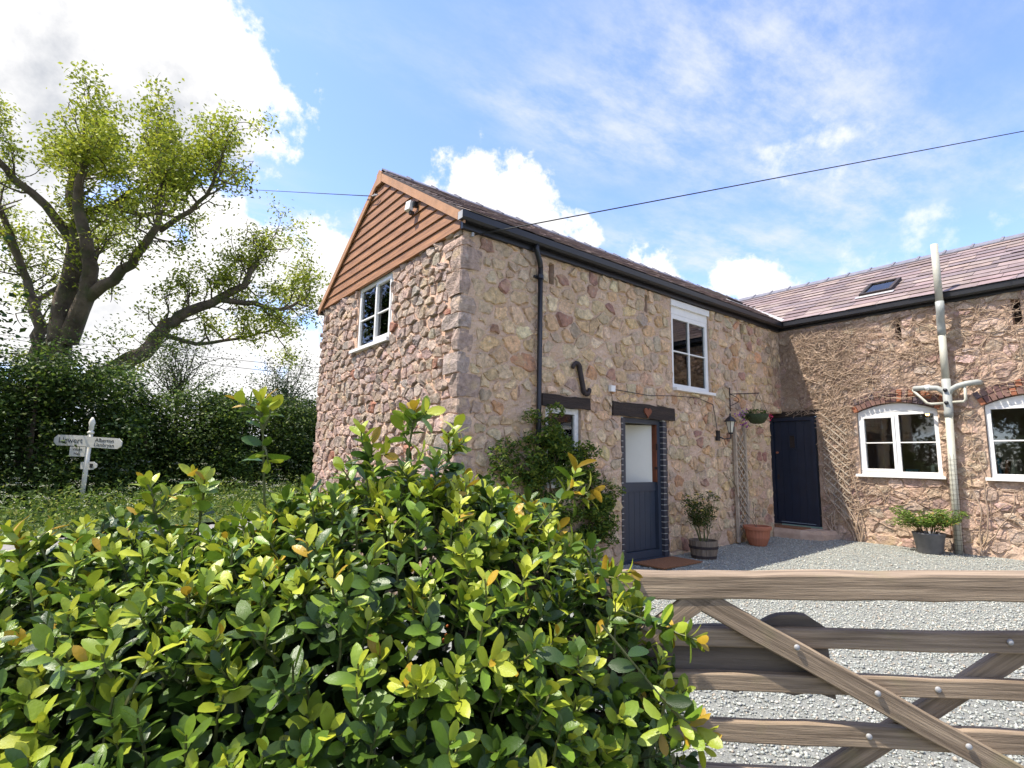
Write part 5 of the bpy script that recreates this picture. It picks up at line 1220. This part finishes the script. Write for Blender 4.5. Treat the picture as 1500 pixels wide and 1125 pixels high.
def verge_plants():
    rng = np.random.default_rng(29); n = 60000
    tt = rng.uniform(-14, 20, n); of = rng.uniform(.0, 6.4, n)**1.0; hgt = np.where(of < 5.0, .22+.07*of, np.clip(.5+(of-5)*.6, 0, 1.2))*rng.uniform(.75, 1.15, n); z_ = hgt*rng.random(n)**.7+.03
    clump = np.array([mnoise.noise(Vector((a*.9, b*.9, 3))) for a, b in zip(tt[::30], of[::30])]).repeat(30)[:n]
    P = np.stack([LF[0]+LD[0]*tt+LN[0]*of, LF[1]+LD[1]*tt+LN[1]*of, z_*np.clip(1+1.3*clump, .3, 2.)], 1)
    c = mixcol(rng, n, [(.06, .105, .018), (.11, .175, .026), (.19, .25, .035), (.30, .32, .06)], [.28, .36, .24, .12])
    o = leaf_cloud('verge_plants', P, rng.uniform(.06, .16, n), .35, np.clip(c, .01, .5), 'foliage', rng, .1); tag(o, 'tall grass and weeds along the far side of the lane', 'weeds', kind='stuff')
    m = 420; tt = rng.uniform(-12, 16, m); of = rng.uniform(.9, 6.0, m); U = np.stack([LF[0]+LD[0]*tt+LN[0]*of, LF[1]+LD[1]*tt+LN[1]*of, np.where(of < 5, .35+.10*of, 1.2)*rng.uniform(.8, 1.1, m)], 1)
    P = (U[:, None]+rng.normal(0, 1, (m, 16, 3))*np.array([.07, .07, .015])).reshape(-1, 3)
    o = leaf_cloud('cow_parsley', P, .03, .9, np.tile((.46, .46, .33), (len(P), 1)), 'flower', rng, 1.2); tag(o, 'lacy cream cow parsley flower heads in the verge', 'wildflowers', kind='stuff')
verge_plants()
# trees on the far side of the lane behind the viewer's left: the windows mirror them
def roadside_tree(x, y, h, r, lab, seed):
    rng = np.random.default_rng(seed); t = thing('roadside_tree', lab, 'tree', (x, y, -.05)); mb = MB()
    mb.tube([(x, y, -.3), (x+.1, y, h*.35), (x-.1, y+.1, h*.7)], [.28, .2, .08], 8)
    for k in range(9): a = rng.uniform(0, 6.28); mb.tube([(x, y, h*.3+k*.3), (x+r*.4*math.cos(a), y+r*.4*math.sin(a), h*.5+k*.25), (x+r*.8*math.cos(a), y+r*.8*math.sin(a), h*.6+k*.3)], [.09, .06, .02], 5)
    part('trunk', mb, 'bark', t); n = 15000; nb = 60; d = rng.normal(0, 1, (nb, 3)); d /= np.linalg.norm(d, axis=1, keepdims=True); B = V3(x, y, h*.62)+d*np.array([r, r, h*.36])*rng.uniform(.3, .9, (nb, 1)); bi = rng.integers(nb, size=n)
    P = B[bi]+rng.normal(0, .55, (n, 3)); c = mixcol(rng, n, [(.03, .06, .012), (.06, .10, .018), (.11, .16, .025)], [.4, .38, .22]); leaf_cloud('crown', P, rng.uniform(.2, .36, n), .6, np.clip(c, .01, .4), 'foliage', rng, .4, t)['kind'] = 'stuff'
for i, (x, y, h, r) in enumerate(((-7, -19, 10, 4), (-1, -23, 11, 4.5), (5, -26, 10, 4), (-20, -10, 14, 5), (12, -22, 10, 4))): roadside_tree(x, y, h, r, ['leafy roadside tree past the lawn, mirrored in the casement window', 'tallest tree of the row behind the lawn', 'leafy tree behind the lawn facing the yard gate', 'big tree across the lane facing the clad gable', 'leafy tree at the garden end far from the lane'][i], 40+i)

def mirrored_hedge():  # out-of-view hedge added to darken what the lower panes reflect
    rng = np.random.default_rng(77); t = thing('mirrored_hedge', 'clipped green boundary hedge across the far end of the lawn', 'hedge', (3, -15, -.06)); mb = MB()
    for k in range(12): mb.tube([(-8+k*2, -15, -.2), (-8+k*2+.2, -15, 2.2)], [.06, .03], 5)
    part('stems', mb, 'bark', t)['kind'] = 'stuff'; n = 26000; P = np.stack([rng.uniform(-10, 16, n), -15+rng.normal(0, .5, n), 2.9*rng.random(n)**.8], 1); P[:, 2] += .3*np.sin(P[:, 0]*1.7)*(P[:, 2] > 1.5)
    leaf_cloud('foliage', P, .2, .6, mixcol(rng, n, [(.03, .06, .012), (.06, .10, .018), (.10, .15, .025)], [.4, .4, .2]), 'foliage', rng, .4, t)['kind'] = 'stuff'
mirrored_hedge()
# ------------------------------------------------------------------ overhead wires
def wire(a, b, sag, r, lab):
    a, b = np.array(a), np.array(b); mb = MB(); mb.tube([a+(b-a)*k/16-V3(0, 0, sag*4*(k/16)*(1-k/16)) for k in range(17)], r, 5); tag(part('overhead_cable', mb, 'wire', None, True), lab, 'cable')
a = V3(.03, .10, 4.17); e = at_w(1500, 192, 9.); wire(a, a+(e-a)*2.2, .0, .008, 'dark service cable running from the cottage corner across the sky')
mb = MB(); mb.tube([(-.03, .12, 4.17), (.05, .10, 4.17)], .01, 6); mb.tube([(.05, .10, 4.15), (.05, .10, 4.20)], .018, 6); tag(part('cable_hook', mb, 'lead'), 'small metal hook under the gutter at the cottage corner holding the cable', 'hook')
a = V3(RX-.12, -.12, 5.62); e = at_w(370, 278, 16.); wire(a, a+(e-a)*2.6, .0, .008, 'thin overhead wire leaving the gable apex towards the ash tree')
mb = MB(); mb.tube([(RX-.10, -.09, 5.66), (RX-.12, -.13, 5.62), (RX+.02, -.10, 5.60)], .012, 6); tag(part('wire_bracket', mb, 'lead'), 'metal wire bracket just below the gable apex', 'bracket')
for y0, y1, lab in ((510, 527, 'upper distant power line behind the hedgerow'), (520, 540, 'lower distant power line behind the hedgerow')):
    a, b = at_w(300, y0, 60.), at_w(480, y1, 60.); d = b-a; wire(a-d*3, b+d*3, 1., .03, lab)
